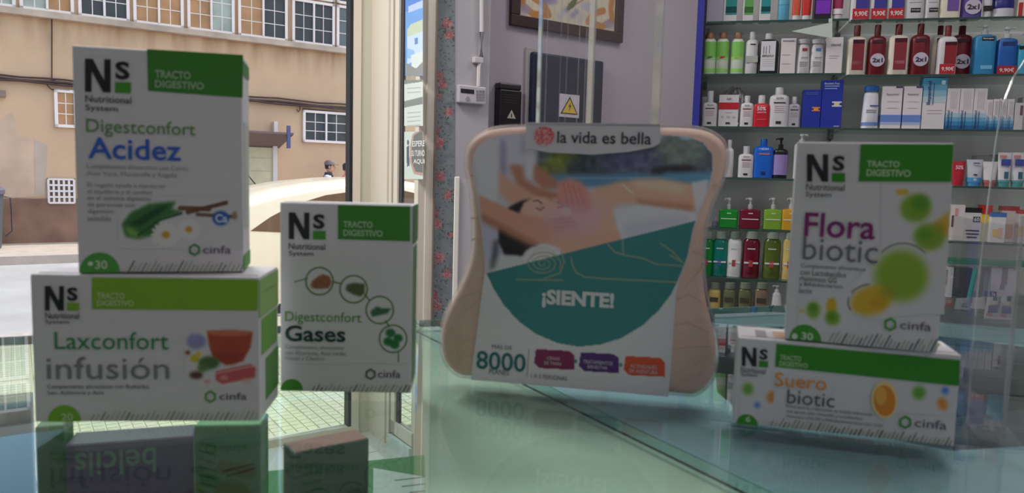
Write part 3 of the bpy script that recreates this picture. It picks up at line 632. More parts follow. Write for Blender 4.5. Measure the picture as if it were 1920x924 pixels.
OUT = {}
def item(kind, x0, x1, yt, row, side, label, cat, body=WHITE, yb=None, cap=None, bands=(), rects=(), words=(), group=None, y0=.03, dep=None, name=None, capw=.45, ex=None, neck=None, yoff=0, taper=1.0, gl=.35):
    """x0,x1,yt: photo columns and top row of the item; the item stands y0 metres behind the shelf edge"""
    z0 = (ZL if side == 'L' else ZR)[row]; rows = (rowL if side == 'L' else rowR)[row]; yb_ = rows
    xa = FS.hit(x0, yb_ - 20, y0)[0]; xb = FS.hit(x1, yb_ - 20, y0)[0]; zt = FS.hit((x0 + x1) / 2, yt, y0)[1]
    w_ = xb - xa; h = max(zt - z0, .02); d = dep or min(w_ * .75, .06)
    zr = ZL if side == 'L' else ZR
    if row > 0: h = min(h, zr[row - 1] - .0095 - z0)
    if yb is not None: hb = max(FS.hit((x0 + x1) / 2, yb, y0)[1] - z0, .01)
    else: hb = h
    p = FS.world((xa + xb) / 2, y0 + d / 2, z0 + .0006)
    name = name or {'box': 'product_box', 'bottle': 'product_bottle', 'pump': 'pump_bottle', 'tube': 'cream_tube', 'jar': 'cream_jar', 'dtube': 'cream_tube'}[kind]
    r = empty(name, p, TH_S, label, cat, group); m = mat(body, gl, name='pack'); hw, hd = w_ / 2, d / 2; ft = -hd
    def zz(v): return hb * (1 - v)
    if kind == 'box':
        MB().box(-hw, hw, -hd, hd, 0, h).build('carton', m, r, bevel=.001)
        for v0, v1, c in bands: MB().box(-hw - .0004, hw + .0004, -hd - .0005, hd, zz(v1), zz(v0)).build('printed_band', mat(c, .45), r)
    elif kind in ('bottle', 'pump', 'jar'):
        e = ex or 3.2; sh = .16 if kind == 'bottle' else .12
        zs = [(0, .93), (.015, 1), (.5, 1 - (1 - taper) * .5), (1 - sh, taper), (1 - sh * .45, taper * .93), (1 - sh * .12, taper * .68), (1, taper * max(capw * .9, .3))] if kind != 'jar' else [(0, .95), (.03, 1), (.96, 1), (1, .97)]
        MB().loft([sring(hw * k, hd * k, hb * t, 24, e if k > .9 else 2.4) for t, k in zs]).build('bottle_body' if kind != 'jar' else 'jar_body', m, r, smooth=True)
        for v0, v1, c in bands:
            k = lambda t: (np.interp(1 - t, [a for a, b in zs], [b for a, b in zs]))
            MB().loft([sring(hw * k(t) + .0006, hd * k(t) + .0006, zz(t), 24, e) for t in np.linspace(v1, v0, 4)]).build('printed_band', mat(c, .4), r, smooth=True)
        cw_ = hw * capw; cm = mat(cap or WHITE, .4)
        if kind == 'bottle' and h > hb + .002: MB().loft([sring(cw_, min(cw_, hd), hb - .002, 20, 2), sring(cw_, min(cw_, hd), h - .002, 20, 2), sring(cw_ * .9, min(cw_, hd) * .9, h, 20, 2)]).build('cap', cm, r, smooth=True)
        if kind == 'jar': MB().loft([sring(hw, hd, hb, 24, e), sring(hw, hd, h, 24, e)]).build('lid', cm, r, smooth=True, bevel=0)
        if kind == 'pump':
            ph = h - hb; o = MB().loft([sring(cw_, cw_, hb - .002, 16, 2), sring(cw_, cw_, hb + ph * .38, 16, 2), sring(cw_ * .45, cw_ * .45, hb + ph * .42, 16, 2), sring(cw_ * .45, cw_ * .45, hb + ph * .8, 16, 2)]).build('pump_collar', cm, r, smooth=True)
            MB().loft([sring(cw_ * .85, cw_ * .85, hb + ph * .78, 16, 3), sring(cw_ * .8, cw_ * .8, h, 16, 3)]).build('pump_head', cm, o, smooth=True)
            MB().tube([(0, 0, h - ph * .1), (-cw_ * 1.8 * (-1 if neck == 'r' else 1), -.004, h - ph * .1), (-cw_ * 2.1 * (-1 if neck == 'r' else 1), -.004, h - ph * .22)], cw_ * .3, 8).build('spout', cm, o, smooth=True)
    elif kind in ('tube', 'dtube'):      # stands on its cap, flat crimp on top
        ch = h * .14
        MB().loft([sring(hw * .78, hw * .6, 0, 20, 2), sring(hw * .8, hw * .6, ch, 20, 2)]).build('cap', mat(cap or WHITE, .4), r, smooth=True)
        MB().loft([sring(hw * .8, hw * .6, ch, 20, 2), sring(hw * .86, hw * .58, ch + .008, 20, 2.2), sring(hw * .95, hw * .35, h * .7, 20, 2.5), sring(hw, .002, h * .96, 20, 3), sring(hw, .0015, h, 20, 3)]).build('tube_body', m, r, smooth=True)
        ft = -hw * .6
        for v0, v1, c in bands:
            f = lambda t: (np.interp(1 - t, [.14, .7, .96, 1], [hw * .86, hw * .95, hw, hw]), np.interp(1 - t, [.14, .7, .96, 1], [hw * .58, hw * .35, .002, .0015]))
            MB().loft([sring(f(t)[0] + .0006, f(t)[1] + .0008, h * (1 - t), 20, 2.4) for t in np.linspace(v1, v0, 4)]).build('printed_band', mat(c, .4), r, smooth=True)
    yf = ft - .0012
    for u0, v0, u1, v1, c in rects:
        MB().box(-hw + u0 * w_, -hw + u1 * w_, yf, yf + .001 + (.004 if kind != 'box' else 0), zz(v1), zz(v0)).build('printed_panel', mat(c, .45), r)
    for s, u0, v0, u1, v1, c, *rot in words:
        text(s, -hw + u0 * w_, zz(v1), -hw + u1 * w_, zz(v0), yf - .0012, mat(c, .5), r, bold=.015, rot=rot[0] if rot else 0)
    return r
GR = (120, 118, 122); LG = (176, 172, 176); RED = (176, 34, 44)
def lines(vs, c=LG, u0=.2, u1=.8, t=.012): return [(u0, v, u1, v + t, c) for v in vs]
# --- left bay, top row
it = item
it('box', 1325, 1356, -42, 0, 'L', 'plain grey-lilac carton first on the top shelf of left bay', 'box', (172, 168, 186), dep=.05)
it('box', 1357, 1382, -40, 0, 'L', 'white carton with wide teal panel beside grey-lilac carton', 'box', rects=[(.15, .0, .98, .82, (20, 130, 130)), (.15, .64, .98, .78, (20, 84, 92))], dep=.04)
it('box', 1393, 1413, -38, 0, 'L', 'white carton with green panel on top shelf', 'box', rects=[(.15, .0, .98, .82, (90, 160, 80)), (.15, .64, .98, .78, (40, 110, 50))], dep=.04)
it('box', 1424, 1445, -38, 0, 'L', 'white carton with short teal panel beside blue can', 'box', rects=[(.15, .0, .98, .80, (20, 140, 140)), (.15, .64, .98, .76, (20, 84, 92))], dep=.04)
it('bottle', 1459, 1481, -44, 0, 'L', 'slim light blue can on the top shelf of left bay', 'can', (96, 170, 200), yb=-30, cap=(210, 216, 220), ex=2, bands=[(.55, .56, (60, 120, 160))], capw=.8, words=[('spray', .2, .45, .8, .5, (30, 80, 140))][:0])
it('tube', 1485, 1503, -40, 0, 'L', 'orange-red tube standing on white cap beside blue can', 'tube', (206, 86, 60))
it('tube', 1503, 1523, -38, 0, 'L', 'bright red tube standing on white cap beside orange tube', 'tube', (196, 42, 36))
it('box', 1527, 1559, -40, 0, 'L', 'black carton with violet lower panel on top shelf', 'box', (34, 24, 38), rects=[(.08, .52, .94, .84, (124, 40, 190))], dep=.05)
it('tube', 1561, 1583, -36, 0, 'L', 'dark magenta tube on tall white cap at bay joint', 'tube', (150, 32, 82), bands=[(.70, .84, (226, 224, 226))])
# --- right bay, top row
for i, (a, b) in enumerate(((1596, 1630), (1631, 1663), (1664, 1696))):
    it('bottle', a, b, -44, 0, 'R', ('white bottle with blue label and 9,90€ tag, ' + ('leftmost', 'middle', 'rightmost')[i] + ' of three'), 'bottle', yb=-22, cap=(60, 60, 150), ex=5,
       rects=[(.25, .1, .95, .62, (54, 52, 150)), (.1, .62, .98, .94, (190, 30, 40))], words=[('9,90€', .2, .70, .92, .87, (240, 230, 230))], group='tagged blue-label bottles on the top shelf')
it('bottle', 1697, 1734, -40, 0, 'R', 'broad white bottle with small black plate beside tagged bottles', 'bottle', yb=-18, ex=4, rects=[(.3, .60, .8, .74, (24, 22, 26))] + lines([.2, .3, .4]), words=[('Neutrogena', .34, .64, .77, .70, (220, 220, 220))])
it('bottle', 1736, 1762, -38, 0, 'R', 'narrower white bottle with small black plate on top shelf', 'bottle', yb=-18, ex=4, rects=[(.25, .60, .9, .74, (24, 22, 26))] + lines([.2, .3, .4]), words=[('Neutrogena', .3, .64, .86, .70, (220, 220, 220))])
it('bottle', 1763, 1803, -44, 0, 'R', 'cream bottle with purple label on the top shelf', 'bottle', (224, 216, 196), yb=-20, cap=(96, 60, 140), ex=5, rects=[(.33, .05, .87, .72, (112, 80, 156))] + lines([.35, .55], (190, 180, 210), .4, .8))
it('bottle', 1804, 1845, -44, 0, 'R', 'purple bottle with round 2x1 sticker on top shelf', 'bottle', (92, 72, 150), yb=-20, cap=(80, 60, 130), ex=2.6)
it('tube', 1844, 1863, -36, 0, 'R', 'slim white tube with black plate beside navy jar', 'tube', rects=[(.1, .66, .98, .8, (24, 22, 26))])
it('jar', 1864, 1906, -6, 0, 'R', 'navy jar with white lower half on the top shelf', 'jar', (36, 40, 120), yb=0, cap=(36, 40, 120), bands=[(.45, .97, (206, 204, 212))], ex=2.2)
it('box', 1910, 1950, -30, 0, 'R', 'white and red carton at right edge of top shelf', 'box', (222, 214, 200), rects=[(.0, .55, .2, .98, (190, 40, 44)), (.3, .5, .98, .98, (190, 40, 44))])
# --- left bay, second row
for i, (a, b, c) in enumerate(((1318, 1342, (90, 110, 90)), (1342, 1366, (200, 60, 60)), (1370, 1394, (180, 190, 80)))):
    it('bottle', a, b, 60, 1, 'L', 'light green shampoo bottle with wooden cap and ' + ('grey', 'red', 'yellow')[i] + ' plant emblem', 'bottle', (214, 224, 208), yb=71, cap=(160, 112, 84), ex=2, capw=.6,
       bands=[(.10, .52, (132, 200, 96)), (.52, .60, (170, 214, 140)), (.83, .93, (150, 214, 110))], rects=[(.35, .50, .7, .54, c), (.28, .53, .55, .56, c)], group='light green shampoo bottles')
it('bottle', 1397, 1421, 59, 1, 'L', 'white cylinder bottle with wavy grey lettering on second shelf', 'bottle', yb=73, ex=2, rects=[(.35, .14, .75, .165, (40, 40, 44)), (.05, .48, .98, .66, (168, 176, 168))])
it('bottle', 1421, 1459, 61, 1, 'L', 'black-edged shampoo flask with white label and white cap', 'flask', (20, 22, 26), yb=72, ex=7, capw=.36, rects=[(.12, .08, .84, .9, (214, 214, 218)), (.2, .46, .76, .52, (26, 26, 28)), (.24, .22, .28, .44, (40, 40, 44)), (.36, .22, .40, .44, (40, 40, 44)), (.52, .2, .56, .42, (40, 40, 44))] + lines([.58, .64, .7, .76]), words=[('KLORANE', .24, .475, .72, .505, (230, 230, 230))])
it('box', 1463, 1491, 72, 1, 'L', 'plain white carton with faint text beside the black-edged flask', 'box', (224, 214, 214), rects=lines([.06], (130, 130, 160), .1, .85, .03) + lines([.45, .7], LG, .1, .6), dep=.04)
for i, (a, b, c) in enumerate(((1494, 1519, (160, 40, 50)), (1519, 1545, (70, 120, 190)))):
    it('bottle', a, b, 73, 1, 'L', 'white tapered bottle with ' + ('red', 'blue') + ' swoosh' if False else 'white tapered bottle with ' + ('red', 'blue')[i] + ' swoosh on second shelf', 'bottle', yb=80, ex=3, capw=.9, taper=.86, rects=[(.36, .18, .75, .25, c)] + lines([.6, .66, .72]), words=[('sebamed', .3, .45, .8, .5, (70, 60, 64))], group='tapered white bottles')
it('box', 1548, 1579, 70, 1, 'L', 'white carton with slanted grey corner on second shelf', 'box', (224, 218, 220), rects=[(.2, .5, .8, .51, LG), (.2, .56, .7, .57, LG)], words=[('sebamed', .25, .17, .85, .24, (90, 70, 76))], dep=.04)
a = FS.hit(1483, 59, .0); b = FS.hit(1560, 42, .0); c = FS.hit(1560, 72, .0)
o = MB().plate([(a[0] - a[0], a[1] - b[1]), (c[0] - a[0], c[1] - b[1]), (b[0] - a[0], 0)], -.002, .0).build('shelf_flag', mat((196, 208, 198), .5), None)
zf = ZL[0] + .0; o.location = FS.world(a[0], -.003, b[1]); o.rotation_euler = (0, 0, TH_S); tag(o, 'pale green triangular flag hanging under the top left shelf', 'flag')
MB().box(b[0] - a[0] - .012, b[0] - a[0], -.001, 0.0, 0, zf - b[1]).build('hanging_tab', mat((196, 208, 198), .5), o)
# --- right bay, second row
DR = (112, 20, 32)
def cream(x0, x1, yt, yb, lab, **k):
    return it('bottle', x0, x1, yt, 1, 'R', lab, 'bottle', (226, 216, 202), yb=yb, cap=(104, 22, 30), ex=4.5, capw=.34, rects=[(.25, .10, .85, .86, (134, 40, 52)), (.27, .10, .85, .20, (70, 44, 80)), (.27, .64, .78, .72, (190, 110, 120))], **k)
def redb(x0, x1, yt, yb, lab, **k):
    r = it('bottle', x0, x1, yt, 1, 'R', lab, 'bottle', DR, yb=yb, cap=(96, 16, 26), ex=2.6, capw=.34, rects=[(.2, .12, .75, .20, (60, 20, 30))], **k); sticker(r, x0, x1, yb, 1, 'R', .12)
def sticker(r, x0, x1, yb, row, side, dv):
    xa, xb = FS.hit(x0, 100, .03)[0], FS.hit(x1, 100, .03)[0]; w_ = xb - xa; hb = FS.hit(x0, yb, .03)[1] - (ZL if side == 'L' else ZR)[row]
    d = min(w_ * .75, .06); zc = hb * (.5 - dv); R_ = w_ * .38; y = -d / 2 - .003
    MB().plate([(R_ * math.cos(t * math.pi / 12), zc + R_ * math.sin(t * math.pi / 12)) for t in range(24)], y, y + .003).build('round_sticker', mat((196, 188, 204), .5), r)
    text('2x1', -R_ * .72, zc - R_ * .36, R_ * .72, zc + R_ * .32, y - .001, mat((50, 36, 56), .5), r, bold=.03)
o = [q for q in bpy.data.objects if q.get('label', '').startswith('purple bottle with round')][0]; sticker(o, 1804, 1845, -20, 0, 'R', .1)
cream(1588, 1624, 46, 67, 'first cream bottle with dark red label from the bay joint')
redb(1627, 1662, 45, 66, 'first dark red 2x1 bottle from the bay joint')
cream(1665, 1704, 41, 64, 'middle cream bottle with dark red label, fully visible')
redb(1707, 1744, 42, 63, 'middle dark red 2x1 bottle between two cream bottles')
cream(1746, 1778, 40, 64, 'cream bottle half hidden behind the small tagged bottle', y0=.075)
redb(1784, 1824, 40, 63, 'dark red 2x1 bottle behind the small tagged bottle', y0=.08)
it('bottle', 1759, 1794, 47, 1, 'R', 'smaller white bottle with dark red label and 9,90€ tag in front', 'bottle', yb=67, cap=(120, 26, 34), ex=4, capw=.34, y0=.015, dep=.035, rects=[(.3, .16, .93, .72, (140, 28, 40)), (.3, .16, .93, .25, (60, 20, 30)), (.1, .73, .9, .98, (190, 30, 40))], words=[('9,90€', .2, .80, .85, .92, (240, 230, 230))])
it('pump', 1826, 1868, 45, 1, 'R', 'light blue pump bottle with black plate on second shelf', 'bottle', (44, 134, 184), yb=63, ex=4, capw=.32, rects=[(.28, .08, .82, .17, (20, 20, 24)), (.3, .77, .82, .86, (120, 186, 220))], words=[('Neutrogena', .32, .10, .78, .15, (220, 225, 230))])
it('pump', 1870, 1908, 49, 1, 'R', 'deep blue pump bottle with 9,90€ tag on second shelf', 'bottle', (24, 92, 170), yb=70, ex=4, capw=.4, neck='r', rects=[(.2, .12, .82, .22, (30, 50, 110)), (.02, .76, .94, .99, (176, 30, 46))], words=[('9,90€', .12, .82, .84, .94, (240, 230, 230))])
it('pump', 1908, 1944, 60, 1, 'R', 'turquoise pump bottle at the right edge of second shelf', 'bottle', (56, 160, 190), yb=80, ex=4, capw=.35, rects=[(.05, .1, .4, .2, (20, 20, 24))])
# --- left bay, third row
it('box', 1313, 1324, 182, 2, 'L', 'narrow white carton with green foot at the shelf start', 'box', bands=[(.62, .99, (80, 140, 70))], y0=.1)
def isd(x0, x1, yt, yb, row, lab, side='L', bar=(60, 44, 48), **k):
    return it('bottle', x0, x1, yt, row, side, lab, 'bottle', yb=yb, ex=4, capw=.42, rects=[(.2, .25, .8, .285, bar), (.35, .82, .62, .90, (36, 34, 40))] + lines([.36, .42, .48, .54], (206, 170, 172), .25, .75), words=[('ISDIN', .32, .10, .68, .16, (60, 58, 62))], **k)
isd(1316, 1345, 170, 191, 2, 'white lotion bottle at left start of third shelf')
it('box', 1347, 1384, 178, 2, 'L', 'white carton with red band under the crumpled bag', 'box', bands=[(.24, .46, (186, 28, 40))], rects=lines([.55], (206, 170, 172), .35, .65) + [(.15, .66, .25, .72, LG), (.42, .66, .56, .72, LG), (.72, .66, .82, .72, LG), (.38, .86, .6, .92, (50, 46, 50))], words=[('ISDIN', .38, .10, .62, .16, (60, 58, 62))], dep=.045)
isd(1387, 1413, 179, 192, 2, 'small white lotion bottle between banded carton and red bottle', bar=(150, 40, 50))
it('bottle', 1412, 1443, 178, 2, 'L', 'red bottle marked 50% GRATIS with white cap', 'bottle', (196, 26, 44), yb=193, ex=4.5, capw=.42, words=[('50%', .22, .16, .75, .32, (240, 230, 232)), ('GRATIS', .24, .36, .78, .43, (230, 190, 196))], rects=lines([.68], (226, 150, 156), .22, .78, .015))
isd(1442, 1479, 163, 176, 2, 'largest white lotion bottle on third shelf beside red bottle')
isd(1477, 1501, 181, 194, 2, 'small shaded white bottle right of the largest lotion bottle', y0=.05)
it('box', 1505, 1538, 168, 2, 'L', 'deep blue carton with small orange emblem', 'box', (34, 52, 158), rects=[(.5, .46, .96, .49, (226, 130, 80)), (.5, .54, .96, .57, (226, 130, 80)), (.6, .49, .86, .54, (220, 160, 60))] + lines([.08, .12], (90, 120, 200), .1, .8), dep=.05)
it('box', 1539, 1578, 150, 2, 'L', 'taller deep blue carton with pale emblem and white writing', 'box', (36, 54, 162), rects=[(.5, .45, .96, .48, (210, 210, 220)), (.5, .53, .96, .56, (210, 210, 220)), (.6, .48, .86, .53, (220, 210, 150)), (.1, .12, .8, .14, (150, 180, 230)), (.1, .17, .7, .19, (150, 180, 230))], words=[('ISDIN', .65, .955, .9, .98, (220, 220, 230)), ('Bexident Post', .08, .05, .8, .10, (190, 210, 240))], dep=.05)
# crumpled clear bag behind the banded carton
za = ZL[2]; q0 = FS.hit(1370, 200, .12)
mb = MB(); rs2 = random.Random(5); rings = []
for j in range(9):
    t = j / 8; rings.append([(x * (1 + rs2.uniform(-.22, .22)), y * (1 + rs2.uniform(-.25, .25)), z + rs2.uniform(-.006, .006) * (0 < j)) for x, y, z in sring(.072 * math.sin(math.pi * (0.30 + .62 * t)), .032 * math.sin(math.pi * (.3 + .6 * t)), .148 * t, 22, 2)])
mb.loft(rings); o = mb.build('crumpled_bag', glass((.86, .84, .86), .08, .12, 'clear_film', body=.5, bodycol=(226, 214, 216)))
o.location = FS.world(q0[0] + .012, .155, za + .001 + .006); o.rotation_euler = (0, 0, TH_S); tag(o, 'crumpled clear plastic bag behind the red-banded carton', 'bag')
# --- right bay, third row
it('bottle', 1617, 1649, 160, 2, 'R', 'white lotion bottle with blue cap on third shelf', 'bottle', (222, 222, 230), yb=170, cap=(36, 96, 170), ex=2.4, capw=.85, taper=.86, bands=[(.83, .92, (110, 140, 200))], rects=[(.4, .38, .9, .41, (80, 96, 140))] + lines([.5, .55]))
for i, (a, b) in enumerate(((1652, 1689), (1692, 1726))):
    it('box', a, b, 162, 2, 'R', 'white carton with blue foot, ' + ('beside the blue-capped bottle', 'beside the tall pale blue carton')[i], 'box', (226, 220, 224), bands=[(.67, .84, (110, 140, 206)), (.84, .90, (170, 186, 222))], rects=[(.65, .0, .99, .04, (70, 70, 110))] + lines([.35, .5], (214, 190, 192), .25, .8), words=[('Bepanthol', .2, .17, .8, .22, (80, 80, 100))], dep=.045, group='blue-footed cartons')
it('box', 1728, 1771, 143, 2, 'R', 'tall carton fading from blue to white with upright blue writing', 'box', (222, 218, 220), bands=[(0.0, .12, (70, 150, 190)), (.12, .24, (104, 168, 200)), (.24, .36, (146, 188, 208)), (.36, .48, (186, 204, 214))], rects=[(.42, .1, .45, .52, (40, 70, 130)), (.76, .05, .92, .13, (214, 222, 230))] + lines([.62, .68], (214, 190, 192), .2, .85), words=[('Bepanthol', .16, .06, .36, .52, (36, 56, 110), 90)], dep=.055)
def bep(a, b, yt, lab, grp, w_=True, **k):
    it('box', a, b, yt, 2, 'R', lab, 'box', (220, 216, 218), bands=[(.60, .70, (170, 200, 216)), (.70, .80, (110, 170, 206)), (.80, .90, (60, 140, 190)), (.90, .995, (36, 104, 160))], rects=[(.42, .56, .47, .98, (34, 60, 120))] + [(.25 + .15 * q, .08, .28 + .15 * q, .5, (200, 194, 198)) for q in range(4)], words=[('Bepanthol', .08, .54, .34, .98, (36, 56, 110), 90)] if w_ else (), dep=.05, group=grp, **k)
for i, (a, b) in enumerate(((1773, 1797), (1798, 1823), (1824, 1848))): bep(a, b, 166, 'white-to-blue upright carton, ' + ('leftmost, touching the tall one', 'middle', 'rightmost')[i] + ' of three', 'white-to-blue upright cartons')
for i, (a, b) in enumerate(((1848, 1860), (1861, 1872), (1873, 1876), (1876, 1887), (1888, 1900))): bep(a, b, 187 - i % 3, 'slim white-to-blue carton, ' + ('first', 'second', 'third and thinnest', 'fourth', 'fifth')[i] + ' of the short row', 'slim white-to-blue cartons', w_=i != 2)
it('box', 1902, 1918, 193, 2, 'R', 'slim white carton with dark upright mark near right edge', 'box', rects=[(.6, .1, .9, .45, (110, 60, 66))], dep=.04); it('box', 1914, 1950, 182, 2, 'R', 'grey-white carton behind the slim carton at right edge', 'box', (190, 186, 190), y0=.1, dep=.04)
# --- left bay, fourth row
it('bottle', 1358, 1375, 262, 3, 'L', 'slender white bottle partly behind the gift box edge', 'bottle', yb=277, ex=3)
isd(1384, 1413, 274, 288, 3, 'white lotion bottle left of the bright blue bottle', bar=(130, 40, 50))
it('bottle', 1412, 1450, 260, 3, 'L', 'bright blue flat bottle with blue cap on fourth shelf', 'bottle', (20, 96, 200), yb=273, cap=(20, 90, 190), ex=4.5, capw=.34, rects=[(.25, .24, .78, .28, (196, 120, 110)), (.4, .8, .62, .9, (30, 40, 110))], words=[('ISDIN', .35, .08, .7, .14, (200, 216, 240))])
it('pump', 1449, 1477, 258, 3, 'L', 'black pump bottle with lavender label on fourth shelf', 'bottle', (22, 20, 26), yb=279, cap=(16, 16, 18), ex=2.4, capw=.34, bands=[(.20, .88, (150, 132, 190))])
it('pump', 1488, 1516, 251, 3, 'L', 'white pump bottle showing only its pump above the front carton', 'bottle', yb=268, ex=3, capw=.36, neck='r')
# --- right bay, fourth row
it('tube', 1786, 1812, 302, 3, 'R', 'red tube marked 50% beside the front carton', 'tube', (180, 32, 50), cap=(170, 30, 44), words=[('50%', .2, .18, .75, .34, (236, 220, 222))])
it('tube', 1814, 1846, 299, 3, 'R', 'grey-white tube with light blue lower third', 'tube', (196, 200, 208), cap=(60, 140, 190), bands=[(.68, .86, (70, 150, 204))], rects=[(.35, .12, .7, .16, (90, 90, 100)), (.4, .55, .6, .59, (50, 50, 60))])
it('tube', 1845, 1873, 303, 3, 'R', 'white tube with rose foot on fourth shelf', 'tube', (220, 216, 218), cap=(160, 90, 90), bands=[(.74, .86, (170, 100, 100))])
for i, (a, b) in enumerate(((1872, 1899), (1898, 1926))):
    it('tube', a, b, 286, 3, 'R', 'white foot cream tube with blue oval, ' + ('left', 'right')[i] + ' of the pair', 'tube', (222, 220, 224), cap=(60, 150, 150), bands=[(.80, .86, (90, 160, 160))], rects=[(.18, .20, .82, .38, (40, 66, 160)), (.45, .56, .72, .76, (30, 100, 120)), (.05, .08, .5, .15, (220, 130, 130))], group='foot cream tubes')
it('box', 1828, 1858, 291, 3, 'R', 'pale grey carton behind the tubes on fourth shelf', 'box', (170, 166, 166), y0=.12, dep=.05); it('box', 1860, 1878, 290, 3, 'R', 'dark patterned carton behind the tubes on fourth shelf', 'box', (110, 106, 108), y0=.12, dep=.05)
# --- left bay, fifth row: flat pump jars
for a, b, c, n in ((1348, 1384, (16, 132, 40), 'green'), (1387, 1426, (108, 14, 40), 'dark red'), (1432, 1467, (120, 160, 50), 'lime'), (1466, 1500, (200, 150, 36), 'amber')):
    it('pump', a, b, 371, 4, 'L', n + ' square pump bottle with clear pump on fifth shelf', 'bottle', c, yb=392, cap=(196, 196, 196), ex=8, capw=.22, gl=.15, rects=[(.1, .50, .9, .54, (220, 224, 220)), (.4, .2, .62, .25, (200, 210, 200))], group='square pump bottles')
it('bottle', 1336, 1347, 408, 4, 'L', 'tiny clear bottle left of the green pump bottle', 'bottle', (150, 156, 170), yb=414, y0=.1)
# --- right bay, fifth row
it('box', 1780, 1807, 384, 4, 'R', 'white carton with upright brown writing on fifth shelf', 'box', (220, 212, 210), rects=[(.1, .3, .24, .62, (90, 60, 60)), (.3, .1, .5, .3, (220, 150, 150))], dep=.035)
it('box', 1807, 1839, 390, 4, 'R', 'white carton with black top and zigzag bristles drawing', 'box', (210, 208, 206), bands=[(0, .14, (28, 26, 28))], rects=[(.5, .26, .9, .42, (40, 66, 60)), (.1, .66, .9, .70, (50, 50, 50)), (.15, .76, .9, .80, (50, 50, 50)), (.2, .86, .8, .90, (60, 60, 60))], words=[('60', .55, .28, .85, .40, (220, 225, 220))], dep=.04)
it('box', 1838, 1858, 385, 4, 'R', 'red and yellow carton on fifth shelf', 'box', (180, 176, 150), bands=[(0, .25, (190, 40, 30)), (.25, .5, (226, 190, 50))], dep=.04)
it('box', 1857, 1885, 399, 4, 'R', 'small white carton with blue top and yellow drop', 'box', (220, 220, 222), bands=[(0, .14, (50, 110, 180))], rects=[(.15, .55, .5, .8, (224, 190, 80)), (.5, .5, .8, .85, (224, 180, 150))], dep=.035, y0=.01)
it('box', 1876, 1908, 387, 4, 'R', 'white carton with red top and foot drawing', 'box', (220, 210, 206), bands=[(0, .12, (190, 50, 50))], rects=[(.3, .5, .7, .9, (214, 170, 140))], dep=.035, y0=.06)
it('box', 1909, 1940, 394, 4, 'R', 'white carton with orange drop at right edge of fifth shelf', 'box', (220, 210, 206), bands=[(0, .12, (190, 50, 50))], rects=[(.0, .5, .3, .8, (224, 170, 80))], dep=.035)
# --- left bay, sixth row
for a, b, c, n in ((1312, 1336, (10, 130, 50), 'green'), (1334, 1363, (0, 122, 108), 'teal'), (1362, 1389, (222, 222, 222), 'white'), (1391, 1424, (108, 12, 36), 'crimson'), (1430, 1463, (84, 102, 34), 'olive'), (1466, 1492, (206, 180, 110), 'straw')):
    it('bottle', a, b, 434, 5, 'L', n + ' cylinder shampoo bottle on sixth shelf', 'bottle', c, yb=447, cap=(150, 160, 150) if n != 'white' else (120, 134, 124), ex=2.3, capw=.72, gl=.2, rects=[(.25, .25, .7, .28, (200, 210, 205)), (.1, .60, .9, .64, (210, 214, 214)), (.35, .56, .6, .72, (60, 90, 150) if n == 'teal' else (170, 60, 60))], group='cylinder shampoo bottles')
# --- right bay, sixth row
it('box', 1763, 1786, 500, 5, 'R', 'white stocking carton beside the front carton', 'box', (206, 204, 208), rects=[(.3, .1, .5, .6, (130, 126, 130))], dep=.05)
it('box', 1786, 1821, 502, 5, 'R', 'black stocking carton on sixth shelf', 'box', (52, 52, 60), rects=[(.1, .75, .4, .92, (24, 30, 60))], dep=.05)
it('box', 1843, 1858, 502, 5, 'R', 'blue-grey carton between dark and pale stocking cartons', 'box', (120, 140, 160), rects=[(.2, .75, .9, .92, (40, 70, 140))], dep=.05, y0=.05)
it('box', 1857, 1906, 502, 5, 'R', 'pale stocking carton with grey leg picture and dark blue square', 'box', (178, 178, 190), words=[('Ta', .06, .77, .2, .87, (230, 230, 240))], rects=[(.0, .74, .26, .9, (34, 60, 130)), (.4, .0, .62, .5, (120, 118, 126)), (.36, .5, .54, .68, (120, 118, 126))], dep=.05)
a = FS.hit(1772, 483, .02); b = FS.hit(1930, 493, .02)
MB().box(a[0], b[0] + .1, .02, .05, a[1] - .020, a[1]).build('green_rail', mat((20, 120, 92), .4), su, bevel=.003)
a = FS.hit(1826, 500, .01); b = FS.hit(1818, 555, .01)
o = MB().tube([(0, 0, 0), (b[0] - a[0] if False else .012, 0, a[1] - b[1])], .008, 8).build('toothbrush', mat((30, 150, 116), .4), None, smooth=True); o.location = FS.world(b[0], .012, ZR[5] + .004); o.rotation_euler = (0, 0, TH_S); tag(o, 'leaning teal toothbrush handle between stocking cartons', 'toothbrush')
# --- left bay, lowest visible row: jars
ZL.append(ZL[-1] - .16); rowL.append(rowL[-1] + 78); ZR.append(ZR[-1] - .16); rowR.append(rowR[-1] + 80)
for a, b, c, n in ((1326, 1350, (200, 176, 104), 'beige'), (1354, 1379, (110, 116, 84), 'first olive-grey'), (1382, 1409, (104, 108, 72), 'second olive-grey'), (1413, 1441, (128, 112, 92), 'brown-grey')):
    it('bottle', a, b, 530, 6, 'L', n + ' lotion bottle on the lowest visible shelf', 'bottle', c, yb=541, cap=(130, 136, 120), ex=2.2, capw=.8, gl=.2, rects=[(.15, .3, .8, .45, (70, 66, 54))])
it('pump', 1442, 1469, 536, 6, 'L', 'white cone pump bottle on the lowest visible shelf', 'bottle', yb=549, ex=2, capw=.3, taper=.6, words=[('2x1', .2, .42, .75, .6, (40, 70, 60))], neck='l')

